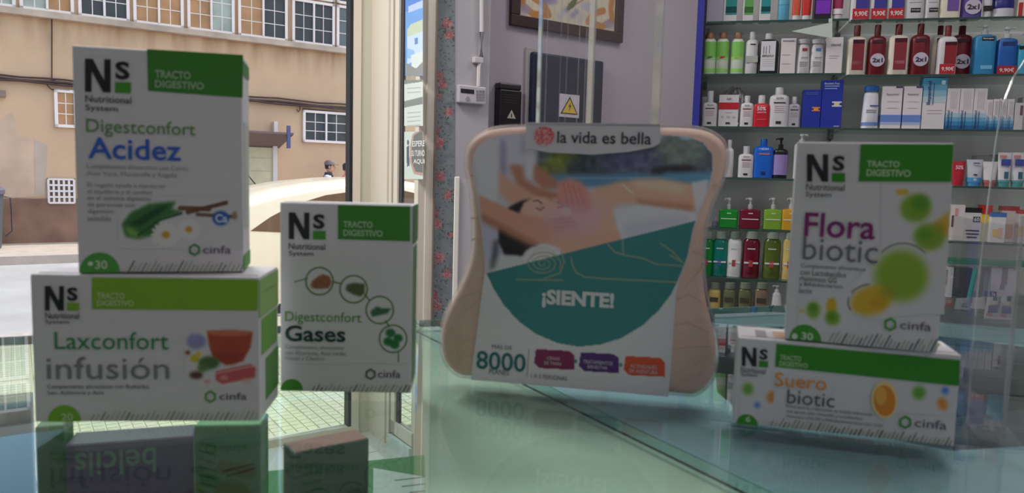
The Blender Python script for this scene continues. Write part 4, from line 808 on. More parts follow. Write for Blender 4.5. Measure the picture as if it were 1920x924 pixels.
# ================================================================== the glass counter
EL = at_z(0, 632, GZ); ER = at_z(1765, 560, GZ); TH_C = math.atan2(ER.y - EL.y, ER.x - EL.x); FC = Frame((EL.x, EL.y, 0), TH_C)
def cz(px, py, z=GZ):                    # counter-frame coordinates of the point of height z seen at a pixel
    q = at_z(px, py, z) - FC.p; return q.dot(FC.e), q.dot(FC.n)
ct = empty('glass_counter', FC.p, TH_C, 'glass-topped display counter in the foreground', 'counter')
LEN = 1.75; x_a = -.35
top = glass((0.86, 0.95, 0.90), name='counter_glass'); topb = glass((0.80, 0.92, 0.93), name='counter_glass_blue')
J1 = cz(1063, 740); J2 = cz(1385, 892)
def lx(y): return J1[0] + (J2[0] - J1[0]) * (y - J1[1]) / (J2[1] - J1[1])
T = .008
MB().prism([(x_a, -.60), (lx(-.60), -.60), (lx(-.001), -.001), (x_a, -.001)], GZ - T, GZ).build('top_pane', top, ct)
MB().prism([(lx(-.60) + .0015, -.60), (LEN, -.60), (LEN, -.001), (lx(-.001) + .0015, -.001)], GZ - T, GZ).build('top_pane', topb, ct)
MB().box(x_a, LEN, -.001, 0.0, GZ - T, GZ).build('pane_edge', mat((120, 160, 146), .2), ct)
MB().prism([(lx(-.60) - .0003, -.60), (lx(-.60) + .0008, -.60), (lx(-.0) + .0008, -.002), (lx(-.0) - .0003, -.002)], GZ - T - .001, GZ - T + .0002).build('joint_seam', mat((44, 50, 48), .5), ct)
# milky slabs under the top, lower shelf and rail of the counter
xr0 = FC.hit(800, 640)[0]; xr1 = FC.hit(1335, 640)[0]
zs_ = 1.176; zm = GZ - T - .004
P_ = [cz(790, 606, zm), cz(812, 606, zm), cz(1063, 743, zm), cz(1387, 896, zm), cz(1503, 951, zm), cz(1503, 1150, zm), cz(803, 1150, zm)]
MB().prism(P_, zm - .004, zm).build('milky_slab', milky((222, 226, 218), .1), ct)
P_ = [cz(830, 612, zm), cz(1330, 606, zm), cz(1345, 735, zm), cz(1383, 768, zm), cz(1785, 845, zm), cz(1990, 832, zm), cz(1990, 1150, zm), cz(1504, 1150, zm), cz(1504, 950, zm), cz(1388, 895, zm), cz(1067, 743, zm)]
MB().prism(P_, zm - .004, zm).build('teal_slab', milky((206, 212, 214), .1), ct)
MB().box(xr0 - .0, xr1, -.6, -.0, zs_ - .012, zs_ + .001).build('lower_shelf', mat((176, 200, 176), .3), ct)
MB().box(x_a, xr0 - .001, -.6, -.0, zs_ - .012, zs_ + .001).build('lower_shelf', mat((54, 122, 62), .4), ct)
r1 = cz(1340, 581, zm); r2 = cz(1620, 592, zm); r3 = cz(1925, 617, zm)
r1b = cz(1340, 613, zm); r2b = cz(1620, 612, zm); r3b = cz(1925, 651, zm)
def ext(a, b, k): return (b[0] + (b[0] - a[0]) * k, b[1] + (b[1] - a[1]) * k)
MB().prism([r1b, r2b, r3b, ext(r2b, r3b, .6), ext(r2, r3, .6), r3, r2, r1], zm - .006, zm).build('pale_rail', milky((196, 196, 196), .1), ct)
MB().box(xr1 + .004, LEN, -.58, .0, .05, 1.15).build('drawer_base', mat((40, 50, 50), .4), ct)
MB().box(x_a, LEN, -.58, -.46, .05, 1.15).build('front_plinth', mat((150, 160, 156), .4), ct)
for x in (x_a + .01, xr0, xr1, LEN - .01):
    MB().box(x - .008, x + .008, -.59, -.574, 0, GZ - T).build('corner_post', steel, ct)
for x in (x_a + .01, LEN - .01): MB().box(x - .008, x + .008, -.03, -.014, 0, GZ - T).build('corner_post', steel, ct)
MB().box(LEN - .004, LEN, -.56, -.04, 1.16, GZ - T).build('end_pane', topb, ct)

# ================================================================== cartons on the glass
def pk(name, label, bl, br, ytop, z, dep, cat='box'):
    """front-bottom corners bl, br as photo points on height z"""
    P, Q = at_z(bl[0], bl[1], z), at_z(br[0], br[1], z); th = math.atan2(Q.y - P.y, Q.x - P.x); fr = Frame(P, th)
    w_ = (Q - P).length; h = fr.hit(*ytop)[1]
    r = empty(name, P, th, label, cat); return r, fr, w_, h
board = (214, 213, 216)
class Pack:
    def __init__(s, name, label, bl, br, tp, z, dep, side=None, topc=None, th=None):
        s.r, s.f, s.w, s.h = pk(name, label, bl, br, tp, z, dep); s.d = dep; s.lay = 0
        if th is not None: s.f = Frame(s.f.p, th); s.r.rotation_euler = (0, 0, th); s.w = s.f.hit(br[0], br[1])[0]; s.h = s.f.hit(*tp)[1]
        MB().box(0, s.w, 0, dep, .0004, s.h).build('carton', mat(board, .55), s.r, bevel=.0009)
        MB().box(.002, s.w - .002, dep * .12, dep * .13, s.h, s.h + .0003).build('lid_seam', mat((120, 120, 120), .6), s.r)
        MB().box(s.w, s.w + .0004, dep * .2, dep * .8, s.h - .012, s.h - .011).build('tuck_seam', mat((140, 140, 140), .6), s.r)
    def y(s, l): return -.00025 - .00018 * l
    def uv(s, x, y): return s.f.hit(x, y)
    def poly(s, pts, c, l=1, name='printed_panel', rough=.5):
        MB().plate([s.uv(*p) for p in pts], s.y(l), s.y(l) + .00012).build(name, mat(c, rough), s.r)
    def t(s, body, x0, yb, x1, yt, c, bold=0.0, l=3, shear=0.0, skew=0.0):
        """ink from (x0, yt) to (x1, yb); the pixel rows are taken at the line's left end"""
        a = s.uv(x0, yb); b = s.uv(x0, yt); e = s.uv(x1, yb + (x1 - x0) * skew)
        text(body, a[0], a[1], e[0], b[1], s.y(l), mat(c, .55), s.r, bold=bold, shear=shear)
    def side(s, rects):                      # right side face, u along depth, v down
        for u0, v0, u1, v1, c in rects: MB().box(s.w + .0001, s.w + .0004, u0 * s.d, u1 * s.d, s.h * (1 - v1), s.h * (1 - v0)).build('side_print', mat(c, .5), s.r)
    def hatch(s, x0, y0, x1, y1, n, c=(70, 110, 60), hh=16, seed=1):
        q = random.Random(seed); m = MB(); m2 = MB()
        for k in range(n):
            x = x0 + (x1 - x0) * (k + .5) / n; y = y0 + (y1 - y0) * (k + .5) / n; g = hh * q.uniform(.5, 1.0); t_ = q.uniform(1.2, 3)
            a, b, c_, d = s.uv(x, y), s.uv(x + t_, y), s.uv(x + t_ + g * .55, y - g), s.uv(x + g * .55, y - g)
            (m if q.random() < .4 else m2).plate([a, b, c_, d], s.y(1), s.y(1) + .0001)
        m.build('hatching', mat(c, .5), s.r); m2.build('hatching', mat((160, 176, 140), .5), s.r)
    def ns(s, x0, yt, k, grn, skew=0.0):
        """the N-s mark: N is about 46k wide, 62k high"""
        sk = lambda dx: dx * skew
        s.poly([(x0, yt + 62 * k), (x0, yt), (x0 + 14 * k, yt + sk(14 * k)), (x0 + 36 * k, yt + 40 * k + sk(36 * k)), (x0 + 36 * k, yt + sk(36 * k)), (x0 + 48 * k, yt + sk(48 * k)), (x0 + 48 * k, yt + 62 * k + sk(48 * k)), (x0 + 34 * k, yt + 62 * k + sk(34 * k)), (x0 + 12 * k, yt + 22 * k + sk(12 * k)), (x0 + 12 * k, yt + 62 * k + sk(12 * k))], (26, 28, 34), 2, 'letter_mark')
        s.t('S', x0 + 57 * k, yt + 37 * k + sk(57 * k), x0 + 84 * k, yt + 3 * k + sk(57 * k), (26, 28, 34), bold=.035, skew=skew)
        s.poly([(x0 + 56 * k, yt + 42 * k + sk(56 * k)), (x0 + 86 * k, yt + 42 * k + sk(86 * k)), (x0 + 86 * k, yt + 62 * k + sk(86 * k)), (x0 + 56 * k, yt + 62 * k + sk(56 * k))], grn, 2, 'green_square')
    def cinfa(s, cx, cy, r_, x0, yb, x1, yt, g=(60, 150, 60), skew=0.0):
        o = [(cx + r_ * math.cos(math.pi / 6 + i * math.pi / 3), cy + r_ * math.sin(math.pi / 6 + i * math.pi / 3)) for i in range(6)]
        n_ = [(cx + r_ * .62 * math.cos(math.pi / 6 + i * math.pi / 3), cy + r_ * .62 * math.sin(math.pi / 6 + i * math.pi / 3)) for i in range(6)]
        m = MB()
        for i in range(6): m.plate([s.uv(*o[i]), s.uv(*o[(i + 1) % 6]), s.uv(*n_[(i + 1) % 6]), s.uv(*n_[i])], s.y(2), s.y(2) + .0001)
        m.build('hexagon_emblem', mat(g, .5), s.r); s.t('cinfa', x0, yb, x1, yt, (84, 74, 96), l=3, skew=skew)
    def half(s, cx, cy, r_, c, name='round_badge', skew=0.0):
        pts = [(cx + r_ * math.cos(a), cy - r_ * math.sin(a) + r_ * math.cos(a) * skew) for a in np.linspace(0, math.pi, 20)]; s.poly(pts, c, 1, name)
    def disc(s, cx, cy, rx, ry, c, l=1, name='printed_dot', rot=0.0):
        s.poly([(cx + rx * math.cos(a) * math.cos(rot) - ry * math.sin(a) * math.sin(rot), cy + rx * math.cos(a) * math.sin(rot) + ry * math.sin(a) * math.cos(rot)) for a in np.linspace(0, 2 * math.pi, 25)[:-1]], c, l, name)
GN = (64, 150, 38); GRY = (110, 112, 118)
Z0 = GZ + .0004
# --- Laxconfort (tea bags), lies on the glass
lax = Pack('tea_carton', 'wide white and green infusion carton lying on the glass at left', (66, 792), (487, 790), (70, 514), Z0, .055)
lax.poly([(173, 520), (484, 524), (483, 582), (173, 579)], (128, 178, 34)); lax.ns(85, 536, .74, (128, 178, 34))
lax.t('TRACTO', 183, 560, 235, 548, (190, 214, 150), .03); lax.t('DIGESTIVO', 183, 573, 252, 562, (190, 214, 150), .03)
lax.t('Nutritional', 86, 597, 150, 585, (40, 42, 46), .004); lax.t('System', 86, 608, 131, 599, (40, 42, 46), .004)
lax.t('Laxconfort', 104, 654, 317, 621, (44, 140, 84), .0); lax.t('infusión', 89, 710, 318, 668, (128, 130, 134), .0)
lax.t('Complemento alimenticio con Ruibarbo,', 90, 730, 282, 720, (70, 70, 74)); lax.t('Sen, Achicoria y Anís', 90, 741, 196, 732, (70, 70, 74))
lax.half(121, 790, 31, (120, 178, 44)); lax.t('20', 116, 788, 138, 774, (190, 216, 160), .02, 2)
lax.hatch(165, 788, 480, 788, 34, (96, 140, 50), 20); lax.cinfa(395, 743, 12, 412, 749, 463, 735, (110, 160, 90))
lax.side([(.0, .02, 1, .28, (150, 190, 110)), (.1, .30, .9, .55, (120, 176, 80)), (.3, .6, 1, .9, (90, 150, 70))])
p = Paint(345, 610, 483, 728, 1.2, board)
p.ell(368, 640, 18, 14, (130, 130, 190), 3, .8); p.ell(362, 632, 8, 6, (160, 160, 214), 2, .7)
p.poly([(388, 620), (474, 622), (470, 650), (455, 678), (425, 684), (400, 672), (392, 648)], (176, 74, 50), 1); p.ell(431, 624, 42, 6, (210, 120, 90), 1, .9); p.ring(431, 624, 42, 1, (220, 180, 170), .2); p.poly([(400, 660), (460, 662), (440, 684), (420, 684)], (150, 50, 40), 3, .6)
p.ell(365, 672, 9, 7, (206, 190, 60), 1); p.ell(372, 664, 6, 5, (220, 200, 70), 1); p.ell(392, 680, 20, 12, (74, 110, 60), 3); p.ell(380, 690, 10, 7, (96, 130, 70), 2)
p.ell(368, 703, 13, 7, (90, 60, 50), 2); p.ell(352, 661, 5, 4, (130, 70, 60), 1)
p.poly([(404, 696), (470, 682), (480, 690), (478, 708), (416, 720), (404, 712)], (200, 90, 96), 1); p.line([(406, 700), (474, 686)], 3, (230, 180, 170), .7); p.ell(420, 708, 8, 5, (226, 170, 150), 1, .7); p.ell(388, 715, 6, 4, (214, 150, 150), 1, .7); p.ell(462, 714, 10, 6, (220, 160, 150), 2, .6)
p.sheet('printed_picture', lax.f, -.0003, lax.r, rough=.5)
# --- Acidez, standing on Laxconfort
ZA = Z0 + lax.h + .0006
aci = Pack('remedy_carton', 'tall white carton with blue headline and daisies, topmost on the left stack', (147, 512), (457, 513), (129, 84), ZA, .040, th=math.radians(14))
aci.poly([(276, 92), (456, 103), (455, 183), (278, 170)], (52, 132, 36)); aci.ns(160, 110, 1.0, (64, 150, 38), .03)
aci.t('TRACTO', 291, 146, 358, 131, (160, 190, 150), .03, skew=.05); aci.t('DIGESTIVO', 291, 164, 383, 150, (160, 190, 150), .03, skew=.05)
aci.t('Nutritional', 161, 191, 247, 178, (40, 42, 46), .004, skew=.02); aci.t('System', 161, 210, 222, 196, (40, 42, 46), .004, skew=.02)
aci.t('Digestconfort', 163, 255, 367, 222, (92, 150, 70), .0, skew=.01); aci.t('Acidez', 166, 297, 340, 257, (44, 98, 200), .012, skew=.02)
aci.t('Complemento alimenticio con Calcio,', 163, 318, 354, 306, (150, 150, 152)); aci.t('Aloe Vera, Manzanilla y Regaliz', 163, 331, 333, 320, (150, 150, 152))
for i, s_ in enumerate(('El regaliz ayuda a mantener', 'el equilibrio y el confort', 'en el sistema digestivo', 'de personas con', 'digestión', 'sensible')):
    aci.t(s_, 165, 352 + i * 12.4, (312, 286, 284, 254, 214, 209)[i], 342 + i * 12.4, (140, 140, 142))
aci.half(187, 511, 38, (74, 160, 62)); aci.t('30', 179, 504, 202, 488, (200, 224, 190), .02, 2); aci.disc(170, 494, 5, 4, (214, 232, 206), 2)
aci.hatch(235, 510, 452, 511, 26, (70, 120, 60), 22, 2); aci.cinfa(365, 468, 12, 381, 475, 433, 460, (70, 140, 84))
p = Paint(222, 368, 452, 466, 1.2, board)
p.poly([(228, 420), (245, 398), (280, 382), (330, 377), (322, 392), (345, 396), (300, 412), (290, 440), (260, 448), (236, 444)], (60, 120, 60), 2); p.poly([(240, 420), (290, 392), (320, 382), (300, 400), (262, 425)], (28, 78, 40), 2); p.poly([(232, 424), (250, 428), (270, 444), (244, 444)], (120, 170, 80), 2); p.line([(260, 440), (300, 412), (340, 400)], 5, (36, 90, 46), .9)
p.line([(338, 390), (392, 392)], 9, (124, 84, 66)); p.line([(352, 398), (424, 380)], 8, (110, 74, 58)); p.line([(370, 402), (440, 406)], 7, (120, 96, 84)); p.ell(440, 404, 5, 8, (164, 136, 110), 1)
for cx, cy, r_ in ((311, 440, 26), (354, 430, 22)):
    for k in range(16):
        a = k * math.pi / 8; p.ell(cx + r_ * .65 * math.cos(a), cy + r_ * .55 * math.sin(a), r_ * .42, r_ * .16, (226, 224, 224), 0, .95, rot=a)
    p.ell(cx, cy, r_ * .3, r_ * .26, (206, 160, 50), 1)
p.ell(414, 409, 16, 14, (48, 104, 190), 1)
p.sheet('printed_picture', aci.f, -.0003, aci.r)
aci.t('Ca', 404, 417, 427, 401, (206, 220, 240), .03, 4)
aci.side([(.0, .02, 1, .08, (60, 130, 50)), (.15, .3, .85, .8, (190, 196, 188)), (0, .92, 1, .99, (70, 150, 60))])
# --- Gases
gas = Pack('remedy_carton', 'white and green carton with four linked spice circles', (526, 734), (770, 738), (524, 379), Z0, .036)
gas.poly([(634, 384), (769, 387), (769, 452), (634, 448)], (58, 136, 40)); gas.ns(542, 398, .80, (64, 150, 38), .02)
gas.t('TRACTO', 644, 426, 699, 414, (170, 204, 160), .03, skew=.02); gas.t('DIGESTIVO', 644, 442, 718, 430, (170, 204, 160), .03, skew=.02)
gas.t('Nutritional', 542, 467, 610, 455, (40, 42, 46), .004); gas.t('System', 542, 481, 588, 470, (40, 42, 46), .004)
gas.t('Digestconfort', 535, 607, 678, 583, (90, 160, 50), .0); gas.t('Gases', 535, 639, 648, 609, (22, 64, 56), .02)
for i, s_ in enumerate(('Complemento alimenticio', 'con Alcaravea, Anís verde,', 'Hinojo y Cilantro')): gas.t(s_, 535, 655 + i * 10.5, (645, 650, 608)[i], 646 + i * 10.5, (150, 150, 152))
gas.half(547, 731, 21, (66, 146, 40)); gas.hatch(580, 733, 765, 736, 24, (90, 96, 84), 16, 3); gas.cinfa(695, 701, 11, 709, 707, 751, 693, (100, 120, 96))
p = Paint(550, 486, 772, 682, 1.1, board); ol = (84, 120, 60)
p.line([(553, 528), (576, 522)], 2.4, ol); p.line([(624, 528), (640, 532)], 3, ol); p.line([(684, 552), (692, 562)], 3, ol); p.line([(723, 602), (730, 612)], 3, ol); p.line([(747, 658), (747, 678)], 2.4, ol)
for cx, cy in ((599, 527), (663, 542), (712, 581), (737, 635)): p.ring(cx, cy, 25.5, 3, ol)
p.poly([(582, 534), (586, 526), (596, 518), (606, 514), (618, 518), (622, 530), (616, 540), (598, 542), (586, 540)], (148, 96, 70), 1); p.poly([(648, 544), (650, 534), (662, 530), (684, 532), (684, 548), (676, 556), (662, 552)], (88, 96, 62), 1); p.poly([(694, 584), (706, 574), (718, 578), (734, 578), (726, 588), (706, 592), (698, 594)], (58, 110, 70), 1)
for x, y in ((732, 624), (746, 634), (728, 640), (740, 646)): p.ell(x, y, 9, 8, (30, 116, 56), 1)
m_ = p.noise(3, 1, 9); p.c += (m_[..., None]) * 10 * (p.c.sum(-1, keepdims=True) < 480)
p.sheet('printed_picture', gas.f, -.0003, gas.r)
gas.side([(0, .0, 1, .2, (58, 120, 50)), (.1, .22, .9, .95, (90, 130, 90))])
# --- Suero (lying) and Flora (standing on it)
sue = Pack('sachet_carton', 'long low white and green carton with orange headline under the dotted carton', (1375, 793), (1788, 838), (1382, 632), Z0, .042)
sue.poly([(1456, 644), (1800, 675), (1798, 723), (1453, 687)], (44, 138, 16)); sue.ns(1391, 650, .57, (44, 138, 16), .06)
sue.t('TRACTO', 1462, 674, 1502, 664, (170, 210, 150), .03, skew=.09); sue.t('DIGESTIVO', 1461, 685, 1514, 676, (170, 210, 150), .03, skew=.09)
sue.t('Nutritional', 1389, 697, 1435, 687, (40, 42, 46), .004, skew=.06); sue.t('System', 1389, 706, 1419, 697, (40, 42, 46), .004, skew=.06)
sue.t('Suero', 1452, 723, 1549, 697, (232, 150, 44), .005, skew=.08); sue.t('biotic', 1475, 755, 1564, 729, (86, 88, 94), .0, skew=.08)
for i, s_ in enumerate(('Polvo para la preparación de bebida hidratante', 'que aporta sales minerales y Lactobacillus', 'rhamnosus LGG GG y Bifidobacterium lactis LGG GGG')): sue.t(s_, 1474, 764.5 + i * 9.2, (1634, 1616, 1655)[i], 757.5 + i * 9.2, (80, 80, 84), skew=.09)
sue.half(1401, 796, 20, (60, 150, 36), skew=.1); sue.t('6', 1398, 790, 1407, 779, (190, 224, 170), .02, 2)
sue.hatch(1440, 798, 1782, 836, 44, (60, 110, 50), 17, 4); sue.cinfa(1697, 791, 13, 1714, 799, 1774, 783, (64, 158, 50), skew=.08)
p = Paint(1385, 700, 1786, 792, 1.3, board)
for cx, cy, rx, ry, c, hal, rot in ((1402, 729, 9, 10, (110, 170, 60), 13, 0), (1446, 744, 7, 11, (216, 140, 60), 10, .2), (1420, 759, 5, 5, (70, 130, 220), 6, 0), (1594, 747, 12, 12, (66, 124, 210), 16, 0), (1619, 728, 9, 9, (100, 170, 60), 12, 0), (1723, 736, 11, 11, (100, 170, 56), 16, 0), (1772, 732, 6, 6, (66, 130, 220), 8, 0), (1767, 757, 8, 12, (224, 144, 60), 12, -.5)):
    p.ell(cx, cy, hal, hal * 1.05, tuple(int(v * .35 + 216 * .65) for v in c), 2, .8, rot); p.ell(cx, cy, rx, ry, c, 2, 1, rot)
p.sheet('printed_picture', sue.f, -.0003, sue.r, clip=[(1386, 712), (1452, 716), (1452, 792), (1386, 786)])
p.sheet('printed_picture', sue.f, -.0003, sue.r, clip=[(1570, 708), (1640, 708), (1640, 752), (1655, 779), (1680, 774), (1786, 780), (1786, 724), (1700, 716), (1645, 711), (1570, 706)])
sue.disc(1658, 749, 25, 35, (240, 214, 150), 3, 'orange_capsule', rot=-.05); sue.disc(1658, 750, 20, 29, (226, 140, 44), 4, 'orange_capsule', rot=-.1); sue.disc(1651, 741, 11, 17, (238, 176, 70), 5, 'orange_capsule')
for k in range(4): MB().box(.012 + .012 * k, .019 + .012 * k, .008 + .002 * (k % 2), .03, sue.h, sue.h + .0003).build('top_print', mat(((150, 148, 152), (214, 170, 130), (170, 168, 172), (90, 90, 96))[k], .5), sue.r)
MB().box(.07, sue.w - .004, .028, .04, sue.h, sue.h + .0003).build('top_print', mat((110, 170, 60), .5), sue.r)
ZF = Z0 + sue.h + .0006
flo = Pack('remedy_carton', 'tall white and green carton with purple headline and large lime dots', (1471, 636), (1757, 663), (1492, 266), ZF, .036)
flo.poly([(1614, 270), (1788, 270), (1783, 341), (1610, 340)], (44, 138, 16)); flo.ns(1513, 289, .83, (44, 138, 16), .01)
flo.t('TRACTO', 1625, 313, 1686, 301, (180, 214, 160), .03); flo.t('DIGESTIVO', 1624, 330, 1707, 317, (180, 214, 160), .03)
flo.t('Nutritional', 1511, 356, 1583, 344, (40, 42, 46), .004); flo.t('System', 1510, 371, 1558, 359, (40, 42, 46), .004)
flo.t('Flora', 1507, 443, 1640, 398, (132, 30, 112), .012, skew=.01); flo.t('biotic', 1504, 486, 1645, 443, (112, 114, 120), .0, skew=.01)
for i, s_ in enumerate(('Complemento alimenticio', 'con Lactobacillus', 'rhamnosus GG', 'y Bifidobacterium', 'lactis')): flo.t(s_, 1501 - i * .8, 503 + i * 11.4, (1622, 1586, 1568, 1580, 1522)[i], 493.5 + i * 11.4, (60, 60, 64), skew=.05)
flo.half(1510, 638, 30, (60, 150, 40), skew=.08); flo.t('30', 1502, 636, 1524, 622, (206, 230, 200), .02, 2, skew=.05); flo.disc(1490, 630, 5.5, 5.5, (206, 230, 200), 2)
flo.hatch(1548, 642, 1755, 660, 26, (60, 76, 60), 24, 5); flo.cinfa(1669, 608, 13, 1687, 616, 1745, 600, (70, 160, 50), skew=.03)
p = Paint(1496, 346, 1788, 626, 1.5, board); LM = (124, 168, 40); YL = (218, 176, 36); DG = (80, 146, 30)
p.ell(1692, 360, 13, 6, YL, 2, .8); p.ell(1717, 390, 29, 26, LM, 5, .95, -.2); p.ell(1726, 380, 17, 15, DG, 4, .75, -.4); p.poly([(1750, 420), (1783, 394), (1778, 445), (1762, 440)], YL, 4, .9); p.ell(1742, 444, 29, 25, LM, 5, .95, .1); p.ell(1735, 440, 12, 10, DG, 4, .6); p.ell(1762, 426, 12, 12, (160, 150, 30), 4, .6)
p.ell(1690, 517, 50, 48, (134, 176, 36), 8, .95); p.ell(1634, 563, 39, 27, YL, 5, .95, -.3); p.ell(1646, 568, 18, 10, (200, 150, 20), 4, .6); p.ell(1664, 548, 16, 12, (150, 150, 30), 5, .6)
p.ell(1525, 581, 13, 16, LM, 3, .95); p.ell(1524, 576, 8, 8, DG, 2, .7); p.ell(1503, 583, 5, 3, YL, 1, .9); p.ell(1559, 574, 10, 16, YL, 2, .95, .0); p.ell(1561, 596, 14, 14, LM, 3, .95); p.ell(1559, 593, 8, 8, DG, 3, .6)
for a0, a1, cx, cy, rx, ry in ((-2.3, -.75, 1693, 522, 60, 66), (2.7, 4.6, 1640, 566, 50, 34)):
    q_ = [(cx + rx * math.cos(a), cy + ry * math.sin(a)) for a in np.linspace(a0, a1, 40)]
    for k in range(0, 38, 2): p.line([q_[k], q_[k + 1]], 3.2, (110, 110, 110), .8)
cl = [(1496, 560), (1496, 626), (1600, 626), (1600, 590), (1640, 600), (1720, 590), (1771, 590), (1786, 346), (1652, 346), (1652, 440), (1652, 470), (1598, 530), (1598, 556)]
p.sheet('printed_picture', flo.f, -.0003, flo.r, clip=cl)
# ================================================================== gift box shaped like a waisted cushion
gb, gbr = at_z(885, 716, Z0), at_z(1290, 750, Z0); thg = math.atan2(gbr.y - gb.y, gbr.x - gb.x); FG = Frame(gb, thg)
gr = empty('gift_box', gb, thg, 'cushion-shaped beige gift box with white and teal ¡SIENTE! card', 'gift box')
outl = [(985, 233), (940, 235), (908, 241), (882, 258), (868, 282), (867, 312), (874, 345), (879, 390), (881, 440), (878, 478), (868, 512), (850, 550), (830, 588), (821, 620), (820, 652), (828, 682), (846, 703), (868, 714), (885, 718),
        (1070, 733), (1255, 750), (1290, 750), (1318, 739), (1338, 716), (1347, 686), (1346, 645), (1337, 600), (1327, 555), (1322, 500), (1325, 440), (1337, 390), (1356, 345), (1367, 308), (1366, 276), (1350, 253), (1320, 239), (1285, 235), (1240, 234), (1110, 233)]
def dense(pts, n=3):
    P_ = [Vector((a, b)) for a, b in pts]; o = []; L_ = len(P_)
    for i in range(L_):
        a, b, c, d = P_[(i - 1) % L_], P_[i], P_[(i + 1) % L_], P_[(i + 2) % L_]
        for k in range(n):
            t = k / n; o.append(.5 * ((2 * b) + (c - a) * t + (2 * a - 5 * b + 4 * c - d) * t * t + (3 * b - a - 3 * c + d) * t ** 3))
    return o
ol = dense(outl); L2 = [Vector(FG.hit(p.x, p.y)) for p in ol]
zmin = min(p.y for p in L2)
L2 = [Vector((p.x, max(p.y, .0014))) for p in L2]
def inset(P_, d):
    n = len(P_); o = []
    for i in range(n):
        t = (P_[(i + 2) % n] - P_[i - 2]).normalized(); o.append(P_[i] + Vector((-t.y, t.x)) * d)
    return o
# orientation: left side runs downwards first, so the inside lies to the left of travel
def ring3(P_, y): return [(p.x, y, p.y) for p in P_]
DG_ = .036
MB().loft([ring3(inset(L2, .007), .001), ring3(inset(L2, .003), .0035), ring3(inset(L2, .0015), .008), ring3(inset(L2, .0015), DG_ - .008), ring3(inset(L2, .012), DG_)]).build('cushion_body', mat((228, 196, 180), .6, bump=(90, .10)), gr, smooth=True)
MB().loft([ring3(L2, .004), ring3(inset(L2, -.0006), .006), ring3(L2, .008)], cap=False).build('clear_shell_rim', glass((.9, .92, .92), .1, .05, 'clear_plastic', body=.18, bodycol=(230, 232, 230)), gr, smooth=True)
MB().loft([ring3(L2, .007), ring3(L2, DG_ + .001)], cap=False).build('clear_shell', glass((.9, .93, .92), .06, .03, 'clear_shell', body=.08), gr, smooth=True)
# embossed leaf veins on the beige sides
def vein(pts, w_=.0007):
    q = [FG.hit(x, y, .001) for x, y in pts]; MB().tube([(a, .0012, b) for a, b in q], w_, 6).build('embossed_vein', mat((220, 186, 170), .6), gr, smooth=True)
for pts in ([(842, 620), (860, 590), (888, 570), (897, 560)], [(845, 660), (868, 640), (893, 632)], [(852, 690), (872, 668), (888, 664)], [(858, 560), (874, 552), (898, 545)], [(836, 612), (848, 640), (858, 690)],
            [(1270, 560), (1292, 552), (1318, 566)], [(1265, 610), (1290, 604), (1330, 622)], [(1262, 655), (1288, 650), (1338, 648)], [(1262, 700), (1290, 690), (1330, 668)], [(1262, 735), (1284, 716), (1318, 700)], [(1284, 540), (1302, 520), (1318, 500)],
            [(1300, 470), (1312, 476), (1320, 474)], [(1318, 420), (1326, 424), (1334, 420)], [(1338, 345), (1348, 350), (1354, 346)], [(884, 350), (892, 352), (898, 350)], [(884, 410), (892, 408), (900, 412)], [(884, 450), (894, 446), (902, 450)], [(882, 330), (890, 326), (897, 330)]): vein(pts)
# ---- printed card
CW = (226, 224, 228)
cardp = [(985, 250), (950, 252), (920, 258), (898, 272), (887, 292), (886, 322), (893, 360), (899, 400), (904, 440), (908, 476), (910, 505), (904, 545), (896, 610), (888, 668), (883, 711), (1070, 727), (1253, 743), (1258, 690), (1263, 620), (1268, 548), (1276, 520), (1290, 480), (1300, 430), (1312, 395), (1328, 355), (1337, 318), (1336, 288), (1318, 266), (1290, 256), (1240, 252), (1110, 250)]
p = Paint(878, 228, 1345, 756, 1.6, CW)
N = p.noise
# photograph of a massage by a pool
p.poly([(878, 228), (1345, 228), (1345, 520), (878, 520)], (190, 186, 198))
p.poly([(1005, 280), (1110, 286), (1240, 262), (1345, 240), (1345, 340), (1005, 335)], (96, 104, 116), 5); p.ell(1040, 268, 30, 14, (200, 204, 214), 5, .8)
p.ell(1058, 302, 34, 20, (130, 138, 62), 6); p.ell(1022, 318, 20, 12, (120, 124, 60), 6); p.ell(1100, 312, 40, 22, (66, 78, 84), 8); p.ell(1180, 300, 60, 22, (96, 92, 134), 12, .8); p.ell(1280, 282, 46, 34, (120, 136, 128), 10); p.ell(1285, 254, 14, 8, (170, 190, 220), 2)
p.c += N(9, 1, 2)[..., None] * 16 * ((p.Y < 335) & (p.X > 1012))[..., None]
p.poly([(1030, 328), (1345, 322), (1345, 352), (1030, 350)], (92, 136, 170), 3); p.line([(1060, 334), (1200, 334), (1330, 330)], 2, (150, 180, 200), .7); p.ell(1262, 318, 44, 9, (52, 50, 56), 3, .9, -.08); p.poly([(1250, 322), (1345, 326), (1345, 344), (1230, 334)], (96, 150, 180), 4, .8)
# white robes of the two masseurs
p.poly([(936, 240), (984, 240), (980, 312), (944, 312), (936, 280)], (196, 194, 214), 3); p.poly([(936, 262), (948, 262), (950, 330), (936, 320)], (140, 132, 170), 4, .7); p.poly([(984, 250), (1008, 276), (1000, 340), (986, 330)], (206, 204, 212), 3)
p.poly([(898, 400), (935, 420), (950, 470), (935, 512), (905, 512)], (180, 178, 206), 5, .8); p.poly([(878, 250), (936, 260), (932, 380), (900, 380)], (200, 200, 206), 4)
SK = (206, 158, 138); SKD = (178, 124, 104); SKL = (224, 186, 170)
p.poly([(954, 308), (980, 310), (984, 336), (1010, 352), (1052, 362), (1080, 370), (1078, 386), (1040, 384), (1000, 372), (972, 352)], SKD, 3); p.poly([(936, 318), (958, 340), (985, 355), (1012, 372), (1000, 388), (955, 382), (936, 360)], SK, 3); p.poly([(1003, 306), (1018, 318), (1044, 338), (1050, 352), (1020, 356), (1000, 336)], SKD, 3)
